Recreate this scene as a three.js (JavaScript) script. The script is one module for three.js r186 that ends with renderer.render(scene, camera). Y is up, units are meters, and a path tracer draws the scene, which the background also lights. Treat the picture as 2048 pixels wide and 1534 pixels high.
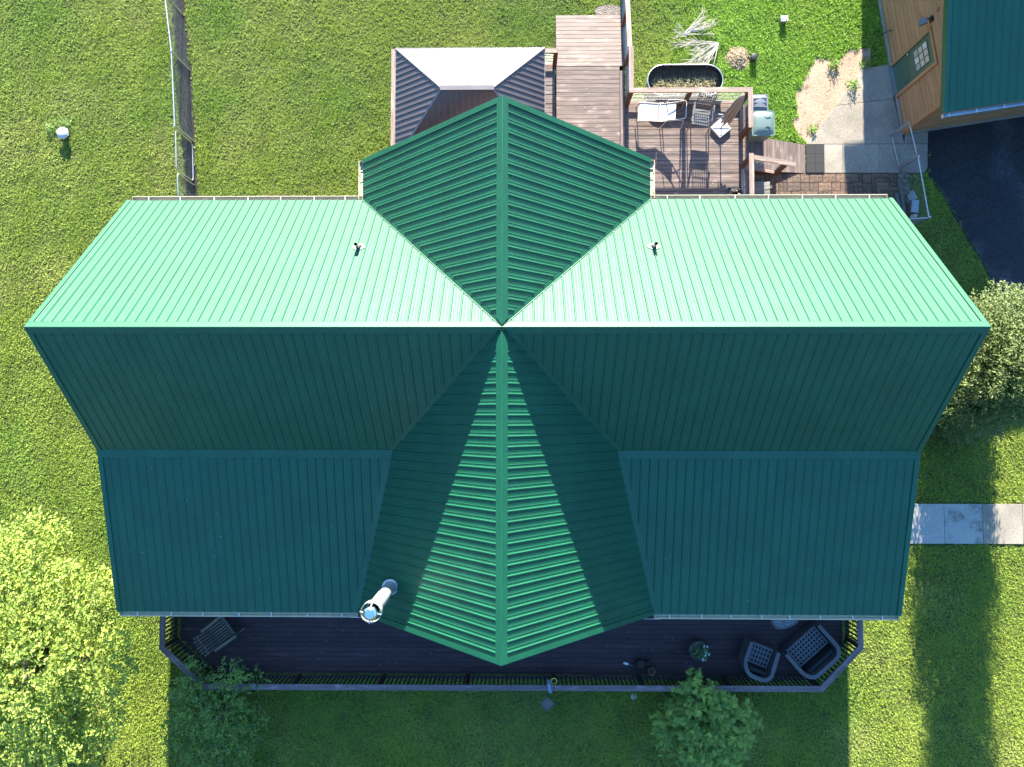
import * as THREE from 'three';
import { mergeGeometries } from 'three/addons/utils/BufferGeometryUtils.js';

// ---------------------------------------------------------------- camera, sky, sun, exposure
const scene = new THREE.Scene();
const camera = new THREE.PerspectiveCamera(56.3, 1024 / 767, 0.1, 2000);
camera.position.set(0, 22.2, 0);
camera.up.set(-0.0008, 0.042514, -0.999096);
camera.lookAt(-0.13916, 22.2 - 9.99, -0.42498);
const renderer = new THREE.WebGLRenderer({ antialias: true });
renderer.toneMapping = THREE.LinearToneMapping;
renderer.toneMappingExposure = 6.2;
renderer.shadowMap.enabled = true;
const SUN = new THREE.Vector3(0.004, 0.3215, -0.947).normalize();
{ // clear morning sky: blue overhead, paler towards the horizon, a soft glow round the sun
  const W = 256, H = 128, d = new Float32Array(W * H * 4), sm = THREE.MathUtils.smoothstep;
  for (let r = 0; r < H; r++) for (let c = 0; c < W; c++) {
    const up = ((r + 0.5) / H - 0.5) * Math.PI, az = ((c + 0.5) / W - 0.5) * 2 * Math.PI, y = Math.sin(up), x = Math.cos(az) * Math.cos(up), z = Math.sin(az) * Math.cos(up);
    const e = Math.max(0, y), k = Math.pow(1 - e, 3.2), cs = Math.max(0, x * SUN.x + y * SUN.y + z * SUN.z), glow = 0.35 * Math.pow(cs, 6) + 0.9 * Math.pow(cs, 40);
    const zen = [0.042, 0.122, 0.285], hor = [0.135, 0.235, 0.365];
    for (let i = 0; i < 3; i++) d[(r * W + c) * 4 + i] = (zen[i] * (1 - k) + hor[i] * k) * (0.92 + 0.3 * cs) + glow * [0.26, 0.24, 0.19][i];
    d[(r * W + c) * 4 + 3] = 1;
  }
  const t = new THREE.DataTexture(d, W, H, THREE.RGBAFormat, THREE.FloatType); t.mapping = THREE.EquirectangularReflectionMapping; t.magFilter = THREE.LinearFilter; t.needsUpdate = true;
  scene.background = t; scene.environment = t;
}
const sun = new THREE.DirectionalLight(new THREE.Color(1.0, 0.93, 0.80), 5);
sun.position.copy(SUN).multiplyScalar(60);
sun.castShadow = true;
Object.assign(sun.shadow.camera, { left: -24, right: 24, top: 24, bottom: -24, near: 1, far: 140 });
sun.shadow.mapSize.set(4096, 4096);
sun.shadow.radius = 1;
sun.name = 'sun';
scene.add(sun, sun.target);

// ---------------------------------------------------------------- random numbers and noise
let seed = 12345;
const rnd = () => { seed = (seed + 0x6d2b79f5) | 0; let t = Math.imul(seed ^ (seed >>> 15), 1 | seed); t = (t + Math.imul(t ^ (t >>> 7), 61 | t)) ^ t; return ((t ^ (t >>> 14)) >>> 0) / 4294967296; };
const rr = (a, b) => a + (b - a) * rnd();
const hash = (x, y, s = 0) => { let h = Math.imul(x | 0, 374761393) ^ Math.imul(y | 0, 668265263) ^ Math.imul(s | 0, 1274126177); h = Math.imul(h ^ (h >>> 13), 1274126177); return ((h ^ (h >>> 16)) >>> 0) / 4294967296; };
const mod = (a, n) => ((a % n) + n) % n;
function vnoise(x, y, px, py, s) {                       // value noise that repeats every px, py cells
  const ix = Math.floor(x), iy = Math.floor(y), fx = x - ix, fy = y - iy, u = fx * fx * (3 - 2 * fx), v = fy * fy * (3 - 2 * fy);
  const h = (a, b) => hash(px ? mod(a, px) : a, py ? mod(b, py) : b, s);
  return (h(ix, iy) * (1 - u) + h(ix + 1, iy) * u) * (1 - v) + (h(ix, iy + 1) * (1 - u) + h(ix + 1, iy + 1) * u) * v;
}
function fbm(x, y, oct, s = 0) { let a = 0, k = 0.5, n = 0; for (let i = 0; i < oct; i++) { a += k * vnoise(x, y, 0, 0, s + i); n += k; k *= 0.5; x *= 2.03; y *= 2.03; } return a / n; }
function tfbm(u, v, cx, cy, oct, s = 0) { let a = 0, k = 0.5, n = 0; for (let i = 0; i < oct; i++) { a += k * vnoise(u * cx, v * cy, cx, cy, s + i); n += k; k *= 0.55; cx *= 2; cy *= 2; } return a / n; }
function tex(size, metresU, metresV, f, srgb = true) {     // f(u, v) -> [r, g, b] in 0..1; tiles; one repeat covers metresU x metresV
  const d = new Uint8Array(size * size * 4);
  for (let y = 0; y < size; y++) for (let x = 0; x < size; x++) { const c = f(x / size, y / size), o = (y * size + x) * 4; for (let i = 0; i < 3; i++) d[o + i] = Math.max(0, Math.min(255, c[i] * 255)); d[o + 3] = 255; }
  const t = new THREE.DataTexture(d, size, size, THREE.RGBAFormat);
  t.wrapS = t.wrapT = THREE.RepeatWrapping; t.magFilter = THREE.LinearFilter; t.minFilter = THREE.LinearMipmapLinearFilter; t.generateMipmaps = true;
  if (srgb) t.colorSpace = THREE.SRGBColorSpace;
  t.repeat.set(1 / metresU, 1 / metresV); t.needsUpdate = true;
  return t;
}
const grey = (g) => [g, g, g];
const woodMap = tex(512, 2.4, 0.6, (u, v) => { const g = 0.55 * tfbm(u, v, 4, 64, 3, 1) + 0.25 * tfbm(u, v, 24, 128, 2, 7) + 0.35 * tfbm(u, v, 5, 6, 3, 13); const k = 0.74 + 0.3 * (g - 0.45); return [k, k * 0.995, k * 0.985]; });
const woodBump = tex(512, 2.4, 0.6, (u, v) => grey(0.2 + 0.8 * tfbm(u, v, 4, 96, 3, 1)), false);
const wornMap = tex(512, 2.4, 1.2, (u, v) => { const g = tfbm(u, v, 4, 48, 3, 21), p = tfbm(u, v, 8, 12, 4, 31), w = p > 0.66 ? (p - 0.66) * 0.8 : 0; const k = 0.7 + 0.34 * (g - 0.4) + 0.22 * (p - 0.5) + w; return [k, k * 0.99, k * 0.97]; });
const concMap = tex(512, 3, 3, (u, v) => { const a = tfbm(u, v, 5, 5, 5, 41), b = tfbm(u, v, 90, 90, 2, 47), k = 0.78 + 0.22 * (a - 0.5) + 0.14 * (b - 0.5); return [k, k * 0.985, k * 0.955]; });
const stainMap = tex(512, 3, 3, (u, v) => { const a = tfbm(u, v, 4, 4, 5, 141), b = tfbm(u, v, 60, 60, 3, 147), s = Math.max(0, a * 0.95 + b * 0.28 - 0.55) * 1.5, k = 0.82 - Math.min(0.36, s) + 0.1 * (b - 0.5); return [k, k * 0.99, k * 0.97]; });
const gritBump = tex(512, 1, 1, (u, v) => grey(tfbm(u, v, 40, 40, 4, 51)), false);
const asphMap = tex(512, 5, 5, (u, v) => { const a = tfbm(u, v, 4, 4, 5, 61), b = tfbm(u, v, 110, 110, 2, 67), w = Math.max(0, tfbm(u, v, 3, 3, 5, 69) - 0.62) * 2.2, k = 0.52 + 0.3 * (a - 0.5) + 0.6 * (b - 0.5) + w; return grey(k); });
const soilMap = tex(512, 2, 2, (u, v) => { const a = tfbm(u, v, 5, 5, 5, 71), b = tfbm(u, v, 70, 70, 3, 77), k = 0.66 + 0.34 * (a - 0.5) + 0.5 * (b - 0.5); return [k, k * (0.97 - 0.05 * a), k * (0.93 - 0.1 * a)]; });
const earthMap = tex(512, 2.4, 2.4, (u, v) => { const a = tfbm(u, v, 4, 4, 5, 171), b = tfbm(u, v, 60, 60, 3, 177), c = tfbm(u, v, 14, 14, 3, 179), k = 0.76 + 0.26 * (a - 0.5) + 0.2 * (b - 0.5) - Math.max(0, c - 0.66) * 1.4; return [k, k * (0.99 - 0.04 * a), k * (0.97 - 0.08 * a)]; });
const metalBump = tex(512, 1.6, 1.6, (u, v) => grey(tfbm(u, v, 3, 3, 3, 81)), false);
const dustMap = tex(512, 2.7, 2.7, (u, v) => { const a = tfbm(u, v, 5, 5, 5, 91), b = tfbm(u, v, 80, 80, 2, 97), k = 0.88 + 0.13 * (a - 0.5) + 0.1 * (b - 0.5); return [k, k, k]; });
const leafyMap = tex(512, 4, 4, (u, v) => { const a = tfbm(u, v, 8, 8, 5, 101), b = tfbm(u, v, 60, 60, 3, 107), k = 0.6 + 0.5 * (a - 0.5) + 0.4 * (b - 0.5); return [k, k, k * 0.9]; });

// ---------------------------------------------------------------- materials
const col = (r, g, b) => new THREE.Color().setRGB(r, g, b);
const std = (c, o = {}) => new THREE.MeshStandardMaterial({ color: col(...c), roughness: 0.8, ...o });
const phys = (c, o = {}) => new THREE.MeshPhysicalMaterial({ color: col(...c), roughness: 0.8, side: THREE.DoubleSide, ...o });
const M = {};
M.roof = phys([0.004, 0.104, 0.05], { roughness: 0.5, ior: 1.5, map: dustMap, bumpMap: metalBump, bumpScale: 0.006 });
M.roofTrim = phys([0.004, 0.108, 0.052], { roughness: 0.5, ior: 1.5, map: dustMap });
M.screw = std([0.05, 0.2, 0.14], { roughness: 0.3 });
M.gutter = phys([0.66, 0.58, 0.38], { roughness: 0.45, map: dustMap });
M.hanger = std([0.5, 0.5, 0.46], { roughness: 0.4 });
M.wall = std([0.28, 0.17, 0.09], { map: woodMap, bumpMap: woodBump, bumpScale: 0.004 });
M.deck = [[0.25, 0.185, 0.16], [0.28, 0.208, 0.18], [0.262, 0.19, 0.165], [0.3, 0.225, 0.195], [0.24, 0.18, 0.158]].map((c) => std(c, { map: wornMap, bumpMap: woodBump, bumpScale: 0.003, roughness: 0.75 }));
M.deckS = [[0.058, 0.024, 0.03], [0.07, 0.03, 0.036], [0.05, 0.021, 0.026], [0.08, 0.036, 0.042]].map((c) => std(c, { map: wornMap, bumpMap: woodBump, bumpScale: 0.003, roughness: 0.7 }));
M.capN = std([0.47, 0.345, 0.285], { map: wornMap, bumpMap: woodBump, bumpScale: 0.003 });
M.post = std([0.13, 0.05, 0.028], { map: woodMap, bumpMap: woodBump, bumpScale: 0.003 });
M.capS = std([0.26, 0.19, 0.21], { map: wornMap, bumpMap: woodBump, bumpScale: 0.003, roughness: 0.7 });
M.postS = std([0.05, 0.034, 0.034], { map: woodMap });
M.greyWood = std([0.32, 0.31, 0.29], { map: wornMap, bumpMap: woodBump, bumpScale: 0.004 });
M.cable = std([0.42, 0.42, 0.41], { metalness: 0.8, roughness: 0.4 });
M.wire = phys([0.2, 0.21, 0.21], { metalness: 0.6, roughness: 0.5 });
M.galv = phys([0.62, 0.64, 0.66], { metalness: 0.85, roughness: 0.42, map: dustMap });
M.stack = phys([0.82, 0.84, 0.86], { metalness: 0.55, roughness: 0.36, map: dustMap });
M.cap = phys([0.8, 0.82, 0.85], { metalness: 1, roughness: 0.14 });
M.black = phys([0.018, 0.018, 0.02], { roughness: 0.45 });
M.rubber = std([0.014, 0.014, 0.015], { roughness: 0.75 });
M.white = phys([0.62, 0.61, 0.58], { roughness: 0.4 });
M.concrete = std([0.44, 0.4, 0.335], { map: concMap, bumpMap: gritBump, bumpScale: 0.004, roughness: 0.9 });
M.stained = std([0.55, 0.54, 0.51], { map: stainMap, bumpMap: gritBump, bumpScale: 0.004, roughness: 0.9 });
M.pad = std([0.42, 0.4, 0.38], { map: soilMap, bumpMap: gritBump, bumpScale: 0.03, roughness: 0.95 });
M.asphalt = std([0.04, 0.042, 0.05], { map: asphMap, bumpMap: gritBump, bumpScale: 0.008, roughness: 0.75 });
M.dirt = std([0.66, 0.49, 0.36], { map: earthMap, bumpMap: gritBump, bumpScale: 0.012, roughness: 1 });
M.soil = std([0.16, 0.2, 0.045], { map: leafyMap, roughness: 1 });
M.paver = [[0.31, 0.215, 0.165], [0.26, 0.185, 0.15], [0.35, 0.25, 0.185], [0.225, 0.175, 0.155], [0.3, 0.235, 0.19]].map((c) => std(c, { map: soilMap, bumpMap: gritBump, bumpScale: 0.006, roughness: 0.9 }));
M.gazebo = phys([0.1, 0.082, 0.085], { roughness: 0.27, map: dustMap });
M.gazeboTrim = phys([0.2, 0.18, 0.185], { roughness: 0.36, map: dustMap });
M.siding = [[0.6, 0.31, 0.14], [0.64, 0.33, 0.15], [0.57, 0.29, 0.13]].map((c) => std(c, { map: woodMap, bumpMap: woodBump, bumpScale: 0.002, roughness: 0.7 }));
M.tanTrim = std([0.6, 0.3, 0.135], { map: woodMap, roughness: 0.7 });
M.found = std([0.5, 0.5, 0.48], { map: concMap, roughness: 0.9 });
M.doorGreen = phys([0.045, 0.095, 0.065], { roughness: 0.45 });
M.glass = phys([0.3, 0.3, 0.28], { roughness: 0.08, metalness: 0.0 });
M.blind = std([0.5, 0.48, 0.42]);
M.twig = std([0.44, 0.4, 0.33], { roughness: 0.9 });
M.bark = std([0.14, 0.115, 0.095], { map: woodMap, roughness: 0.95 });
M.hay = std([0.52, 0.41, 0.27], { map: soilMap, bumpMap: gritBump, bumpScale: 0.04, roughness: 1 });
M.binGreen = phys([0.115, 0.165, 0.145], { roughness: 0.42 });
M.binGrey = phys([0.12, 0.135, 0.155], { roughness: 0.45 });
M.canvas = std([0.3, 0.245, 0.21], { roughness: 0.95 });
M.sling = phys([0.5, 0.49, 0.43], { roughness: 0.7 });
M.frame = phys([0.5, 0.44, 0.38], { roughness: 0.35, metalness: 0.3 });
M.greyFrame = phys([0.15, 0.145, 0.135], { roughness: 0.45, metalness: 0.2 });
M.wicker = std([0.085, 0.08, 0.085], { roughness: 0.75 });
M.wickerSeat = std([0.09, 0.09, 0.1], { roughness: 0.8 });
M.cushion = std([0.012, 0.013, 0.016], { roughness: 0.9 });
M.log = [[0.22, 0.2, 0.16], [0.26, 0.24, 0.2], [0.19, 0.18, 0.16]].map((c) => std(c, { map: woodMap, bumpMap: woodBump, bumpScale: 0.004, roughness: 0.9 }));
M.terracotta = std([0.34, 0.14, 0.09], { roughness: 0.85 });
M.granite = std([0.5, 0.5, 0.5], { map: tex(256, 0.35, 0.35, (u, v) => { const b = tfbm(u, v, 40, 40, 2, 117); return grey(b > 0.55 ? 0.8 : b > 0.42 ? 0.5 : 0.2); }), roughness: 0.6 });
M.yellow = phys([0.62, 0.5, 0.06], { roughness: 0.45 });
M.blueGrey = phys([0.16, 0.24, 0.4], { roughness: 0.5 });
M.rock = [[0.46, 0.46, 0.44], [0.4, 0.42, 0.4], [0.5, 0.48, 0.45]].map((c) => std(c, { map: soilMap, roughness: 0.95 }));
M.flower = std([0.8, 0.8, 0.78], { roughness: 0.8 });
const leafMat = (tr = 0.35) => new THREE.MeshPhysicalMaterial({ vertexColors: true, roughness: 0.72, transmission: tr, thickness: 0, side: THREE.DoubleSide });
M.leaf = leafMat(0.42);

// ---------------------------------------------------------------- geometry collector
const V = (x, y, z) => new THREE.Vector3(x, y, z);
class Geo {
  constructor() { this.p = []; this.n = []; this.uv = []; this.off = [rr(0, 3), rr(0, 3)]; }
  tri(a, b, c, U, W, n) {
    n = n || V(0, 0, 0).crossVectors(b.clone().sub(a), c.clone().sub(a)).normalize();
    for (const q of [a, b, c]) { this.p.push(q.x, q.y, q.z); this.n.push(n.x, n.y, n.z); this.uv.push(q.dot(U) + this.off[0], q.dot(W) + this.off[1]); }
  }
  quad(a, b, c, d) {                                       // counter-clockwise seen from outside; u runs along the longer side
    const e1 = b.clone().sub(a), e2 = d.clone().sub(a), n = V(0, 0, 0).crossVectors(c.clone().sub(a), d.clone().sub(b)).normalize();
    const U = (e1.lengthSq() >= e2.lengthSq() ? e1 : e2).clone().normalize(), W = V(0, 0, 0).crossVectors(n, U).normalize();
    this.tri(a, b, c, U, W, n); this.tri(a, c, d, U, W, n);
    return this;
  }
  poly(pts) {                                              // convex, counter-clockwise seen from outside
    const n = V(0, 0, 0); for (let i = 1; i < pts.length - 1; i++) n.add(V(0, 0, 0).crossVectors(pts[i].clone().sub(pts[0]), pts[i + 1].clone().sub(pts[0]))); n.normalize();
    let U = pts[1].clone().sub(pts[0]); for (let i = 1; i < pts.length; i++) { const e = pts[(i + 1) % pts.length].clone().sub(pts[i]); if (e.lengthSq() > U.lengthSq()) U = e; }
    U.normalize(); const W = V(0, 0, 0).crossVectors(n, U);
    for (let i = 1; i < pts.length - 1; i++) this.tri(pts[0], pts[i], pts[i + 1], U, W, n);
    return this;
  }
  prism(top, down) {                                       // a convex face and its thickness vector
    const nn = V(0, 0, 0); for (let i = 1; i < top.length - 1; i++) nn.add(V(0, 0, 0).crossVectors(top[i].clone().sub(top[0]), top[i + 1].clone().sub(top[0])));
    if (nn.dot(down) > 0) top = top.slice().reverse();
    const bot = top.map((q) => q.clone().add(down)), k = top.length;
    this.poly(top); this.poly(bot.slice().reverse());
    for (let i = 0; i < k; i++) { const j = (i + 1) % k; this.quad(top[i], bot[i], bot[j], top[j]); }
    return this;
  }
  box(cx, cy, cz, sx, sy, sz, m) {
    const c = [];
    for (let i = 0; i < 8; i++) { const q = V(cx + (i & 1 ? sx : -sx) / 2, cy + (i & 2 ? sy : -sy) / 2, cz + (i & 4 ? sz : -sz) / 2); if (m) q.applyMatrix4(m); c.push(q); }
    for (const f of [[2, 6, 7, 3], [0, 1, 5, 4], [1, 3, 7, 5], [0, 4, 6, 2], [4, 5, 7, 6], [0, 2, 3, 1]]) this.quad(...f.map((i) => c[i]));
    return this;
  }
  bar(a, b, w, h, up = V(0, 1, 0)) {                       // box from a to b, w across, h along up
    const d = b.clone().sub(a).normalize(); let s = V(0, 0, 0).crossVectors(d, up); if (s.lengthSq() < 1e-6) s = V(1, 0, 0); s.normalize(); const u = V(0, 0, 0).crossVectors(s, d).normalize();
    const q = (o, i, j) => o.clone().addScaledVector(s, i * w / 2).addScaledVector(u, j * h / 2);
    const A = [q(a, -1, -1), q(a, 1, -1), q(a, 1, 1), q(a, -1, 1)], B = [q(b, -1, -1), q(b, 1, -1), q(b, 1, 1), q(b, -1, 1)];
    this.quad(A[0], A[1], A[2], A[3]); this.quad(B[3], B[2], B[1], B[0]);
    for (let i = 0; i < 4; i++) { const j = (i + 1) % 4; this.quad(A[j], A[i], B[i], B[j]); }
    return this;
  }
  tube(pts, r, k = 6, caps = true) {                       // r a number or a list
    const rings = []; let ref = V(0, 1, 0);
    for (let i = 0; i < pts.length; i++) {
      const d = pts[Math.min(i + 1, pts.length - 1)].clone().sub(pts[Math.max(i - 1, 0)]).normalize();
      if (Math.abs(d.dot(ref)) > 0.95) ref = V(1, 0, 0);
      const s = V(0, 0, 0).crossVectors(d, ref).normalize(), u = V(0, 0, 0).crossVectors(s, d), ra = Array.isArray(r) ? r[i] : r, ring = [];
      for (let j = 0; j < k; j++) { const a = (j / k) * Math.PI * 2; ring.push({ n: s.clone().multiplyScalar(Math.cos(a)).addScaledVector(u, Math.sin(a)), ra }); }
      rings.push(ring.map((o) => ({ q: pts[i].clone().addScaledVector(o.n, o.ra), n: o.n })));
    }
    let l = 0;
    for (let i = 0; i < pts.length - 1; i++) {
      const l2 = l + pts[i].distanceTo(pts[i + 1]);
      for (let j = 0; j < k; j++) {
        const a = rings[i][j], b = rings[i][(j + 1) % k], c = rings[i + 1][(j + 1) % k], d = rings[i + 1][j];
        for (const [o, uu, vv] of [[a, l, j], [c, l2, j + 1], [b, l, j + 1], [a, l, j], [d, l2, j], [c, l2, j + 1]]) { this.p.push(o.q.x, o.q.y, o.q.z); this.n.push(o.n.x, o.n.y, o.n.z); this.uv.push(uu + this.off[0], vv * 0.05 + this.off[1]); }
      }
      l = l2;
    }
    if (caps) { this.poly(rings[0].map((o) => o.q)); this.poly(rings[rings.length - 1].map((o) => o.q).reverse()); }
    return this;
  }
  lathe(prof, k = 20, at = V(0, 0, 0)) {                   // [[r, y], ...]
    const g = new THREE.LatheGeometry(prof.map(([r, y]) => new THREE.Vector2(r, y)), k); g.translate(at.x, at.y, at.z); return this.add(g);
  }
  add(g, m) {
    if (m) g.applyMatrix4(m);
    const f = g.index ? g.toNonIndexed() : g, a = f.attributes;
    for (let i = 0; i < a.position.count; i++) { this.p.push(a.position.getX(i), a.position.getY(i), a.position.getZ(i)); this.n.push(a.normal.getX(i), a.normal.getY(i), a.normal.getZ(i)); this.uv.push(a.uv ? a.uv.getX(i) : 0, a.uv ? a.uv.getY(i) : 0); }
    return this;
  }
  geometry() {
    const g = new THREE.BufferGeometry();
    g.setAttribute('position', new THREE.Float32BufferAttribute(this.p, 3)); g.setAttribute('normal', new THREE.Float32BufferAttribute(this.n, 3)); g.setAttribute('uv', new THREE.Float32BufferAttribute(this.uv, 2));
    return g;
  }
  build(name, mat, parent = scene) { return mesh(name, this.geometry(), mat, parent); }
}
function mesh(name, g, mat, parent = scene) {
  const m = new THREE.Mesh(g, mat); m.name = parent === scene ? numbered(name) : name; m.castShadow = m.receiveShadow = true; parent.add(m); return m;
}
const used = {};
function numbered(name) { const n = used[name] = (used[name] ?? -1) + 1; return n ? `${name}_${String(n).padStart(3, '0')}` : name; }
function tag(o, label, category, group) { o.userData.label = label; o.userData.category = category; if (group) o.userData.group = group; return o; }
function thing(name, label, category, x = 0, y = 0, z = 0, turn = 0, group) {
  const o = new THREE.Group(); o.name = numbered(name); o.position.set(x, y, z); o.rotation.y = turn; scene.add(o); return tag(o, label, category, group);
}
function struct(o, label, category) { o.userData.kind = 'structure'; o.userData.label = label; o.userData.category = category; return o; }
function sub(name, parent) { const o = new THREE.Group(); o.name = name; parent.add(o); return o; }
const pick = (a) => a[Math.floor(rnd() * a.length)];
const inside = (poly, x, z) => { let c = false; for (let i = 0, j = poly.length - 1; i < poly.length; j = i++) { const [xi, zi] = poly[i], [xj, zj] = poly[j]; if ((zi > z) !== (zj > z) && x < ((xj - xi) * (z - zi)) / (zj - zi) + xi) c = !c; } return c; };

// ---------------------------------------------------------------- ground and paved surfaces
const DIRT = [[9.2, -11.2], [9.9, -11.05], [10.3, -11.45], [10.95, -11.5], [10.9, -10.6], [10.5, -10.55], [8.93, -8.45], [8.62, -8.75], [8.48, -9.1], [8.62, -9.6], [8.55, -10.0], [8.85, -10.5]];
const CONC = [[8.86, -8.43], [10.63, -10.8], [11.47, -10.95], [11.92, -8.72], [12.65, -8.82], [12.62, -7.5], [8.86, -7.5]];
const DRIVE = [[12.64, -8.82], [12.62, -7.45], [13.0, -6.85], [13.4, -6.15], [13.85, -5.35], [14.2, -4.75], [14.5, -4.1], [14.85, -3.3], [15.0, -2.6], [40, -2.6], [40, -12.95]];
const WALK = [[9, 2.72], [60, 2.72], [60, 3.92], [9, 3.92]];
function sheet(name, poly, y, mat, thick = 0.12) {
  const g = new Geo(); const sh = new THREE.Shape(poly.map(([x, z]) => new THREE.Vector2(x, -z)));
  const e = new THREE.ExtrudeGeometry(sh, { depth: thick, bevelEnabled: false }); e.rotateX(-Math.PI / 2); e.translate(0, y - thick, 0);
  const a = e.attributes.position, uv = e.attributes.uv; for (let i = 0; i < a.count; i++) uv.setXY(i, a.getX(i) + a.getY(i), a.getZ(i));
  g.add(e); return g.build(name, mat);
}
{
  const n = 60, pos = [], uv = [], idx = [];
  const xs = []; for (let i = 0; i <= n; i++) { const t = (i / n) * 2 - 1; xs.push(Math.sign(t) * (Math.abs(t) * 24 + Math.pow(Math.abs(t), 8) * 900)); }
  for (let j = 0; j <= n; j++) for (let i = 0; i <= n; i++) { pos.push(xs[i], 0, xs[j]); uv.push(xs[i], xs[j]); }
  for (let j = 0; j < n; j++) for (let i = 0; i < n; i++) { const a = j * (n + 1) + i; idx.push(a, a + n + 1, a + 1, a + 1, a + n + 1, a + n + 2); }
  const g = new THREE.BufferGeometry(); g.setAttribute('position', new THREE.Float32BufferAttribute(pos, 3)); g.setAttribute('uv', new THREE.Float32BufferAttribute(uv, 2)); g.setIndex(idx); g.computeVertexNormals();
  struct(mesh('ground', g, M.soil), 'green lawn ground spreading around the house', 'lawn');
}
struct(sheet('dirt_patch', DIRT, 0.012, M.dirt, 0.06), 'bare tan dirt patch between grass and concrete apron', 'dirt');
struct(sheet('driveway', DRIVE, 0.03, M.asphalt, 0.1), 'dark asphalt driveway below the garage wall', 'driveway');
// concrete apron: separate slabs with open joints
{
  const grp = new THREE.Group(); grp.name = 'concrete_apron'; scene.add(grp); struct(grp, 'pale concrete apron between black mat and garage door', 'pavement');
  const slab = (pts) => new Geo().prism(pts.map(([x, z]) => V(x, 0.05, z)), V(0, -0.14, 0)).build('slab', M.concrete, grp);
  slab([[8.88, -8.43], [9.83, -9.645], [11.6, -9.85], [11.9, -8.43]]);
  slab([[9.84, -9.66], [10.63, -10.8], [11.47, -10.95], [11.605, -9.865]]);
  slab([[8.88, -8.415], [9.98, -8.415], [9.98, -7.52], [8.88, -7.52]]);
  slab([[9.992, -8.415], [11.1, -8.415], [11.1, -7.52], [9.992, -7.52]]);
  slab([[11.112, -8.415], [12.62, -8.415], [12.6, -7.66], [12.5, -7.52], [11.112, -7.52]]);
  slab([[11.905, -8.43], [11.93, -8.7], [12.64, -8.81], [12.625, -8.43]]);
}
{
  const grp = new THREE.Group(); grp.name = 'sidewalk'; scene.add(grp); struct(grp, 'grey concrete sidewalk leading away from the house side', 'sidewalk');
  let x = 9.2; for (const nx of [10.5, 11.68, 12.86, 14.02, 15.23, 16.4, 17.6, 18.8, 20]) { new Geo().prism([V(x, 0.05, 3.92), V(nx - 0.012, 0.05, 3.92), V(nx - 0.012, 0.05, 2.72), V(x, 0.05, 2.72)], V(0, -0.14, 0)).build('slab', nx < 14.1 ? M.stained : M.concrete, grp); x = nx; }
}
{
  const bed = new Geo().prism([V(6.9, 0.012, -5.3), V(11.72, 0.012, -5.3), V(11.72, 0.012, -7.5), V(6.9, 0.012, -7.5)], V(0, -0.05, 0));
  const grp = bed.build('paver_patio', M.dirt); struct(grp, 'tan and brown paver patio along the eave', 'patio');
  // mixed paver sizes laid in courses, each a stone of its own
  const gx = 0.1375, gz = 0.1375, nx = 34, nz = 15, taken = new Set(), key = (i, j) => i * 100 + j;
  const shapes = {};
  for (let j = 0; j < nz; j++) for (let i = 0; i < nx; i++) {
    if (taken.has(key(i, j))) continue;
    let [w, h] = pick([[2, 2], [2, 1], [1, 2], [2, 2], [1, 1], [3, 2]]);
    const ok = (w, h) => { for (let a = 0; a < w; a++) for (let b = 0; b < h; b++) if (i + a >= nx || j + b >= nz || taken.has(key(i + a, j + b))) return false; return true; };
    while (!ok(w, h)) { if (w > 1) w--; else h--; }
    for (let a = 0; a < w; a++) for (let b = 0; b < h; b++) taken.add(key(i + a, j + b));
    const sk = w + 'x' + h, W = w * gx - 0.011, H = h * gz - 0.011, b = 0.008;
    shapes[sk] ??= (() => { const g = new Geo(), t = 0.03, q = (k, y) => [V(-W / 2 + k, y, -H / 2 + k), V(-W / 2 + k, y, H / 2 - k), V(W / 2 - k, y, H / 2 - k), V(W / 2 - k, y, -H / 2 + k)]; const A = q(b, t), B = q(0, t - b), C = q(0, -0.02); g.poly(A); for (let e = 0; e < 4; e++) { const f = (e + 1) % 4; g.quad(A[e], B[e], B[f], A[f]); g.quad(B[e], C[e], C[f], B[f]); } return g.geometry(); })();
    const m = mesh('paver', shapes[sk], pick(M.paver), grp); m.position.set(7.02 + (i + w / 2) * gx, 0.012 + rr(0, 0.006), -7.49 + (j + h / 2) * gz + 0.0); m.rotation.set(rr(-0.006, 0.006), 0, rr(-0.006, 0.006));
  }
}
{ // rough stone pad at the foot of the deck ramp
  const g = new Geo(), pts = []; for (let i = 0; i < 22; i++) { const a = -i / 22 * Math.PI * 2; pts.push(V(2.75 + Math.sign(Math.cos(a)) * Math.pow(Math.abs(Math.cos(a)), 0.5) * (0.45 + rr(-0.04, 0.03)), 0.05, -12.72 - Math.sign(Math.sin(a)) * Math.pow(Math.abs(Math.sin(a)), 0.5) * (0.18 + rr(-0.03, 0.03)) * -1)); }
  g.prism(pts, V(0, -0.09, 0)); struct(g.build('stone_pad', M.pad), 'rough grey stone pad at the top of the deck ramp', 'stepping pad');
}

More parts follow.
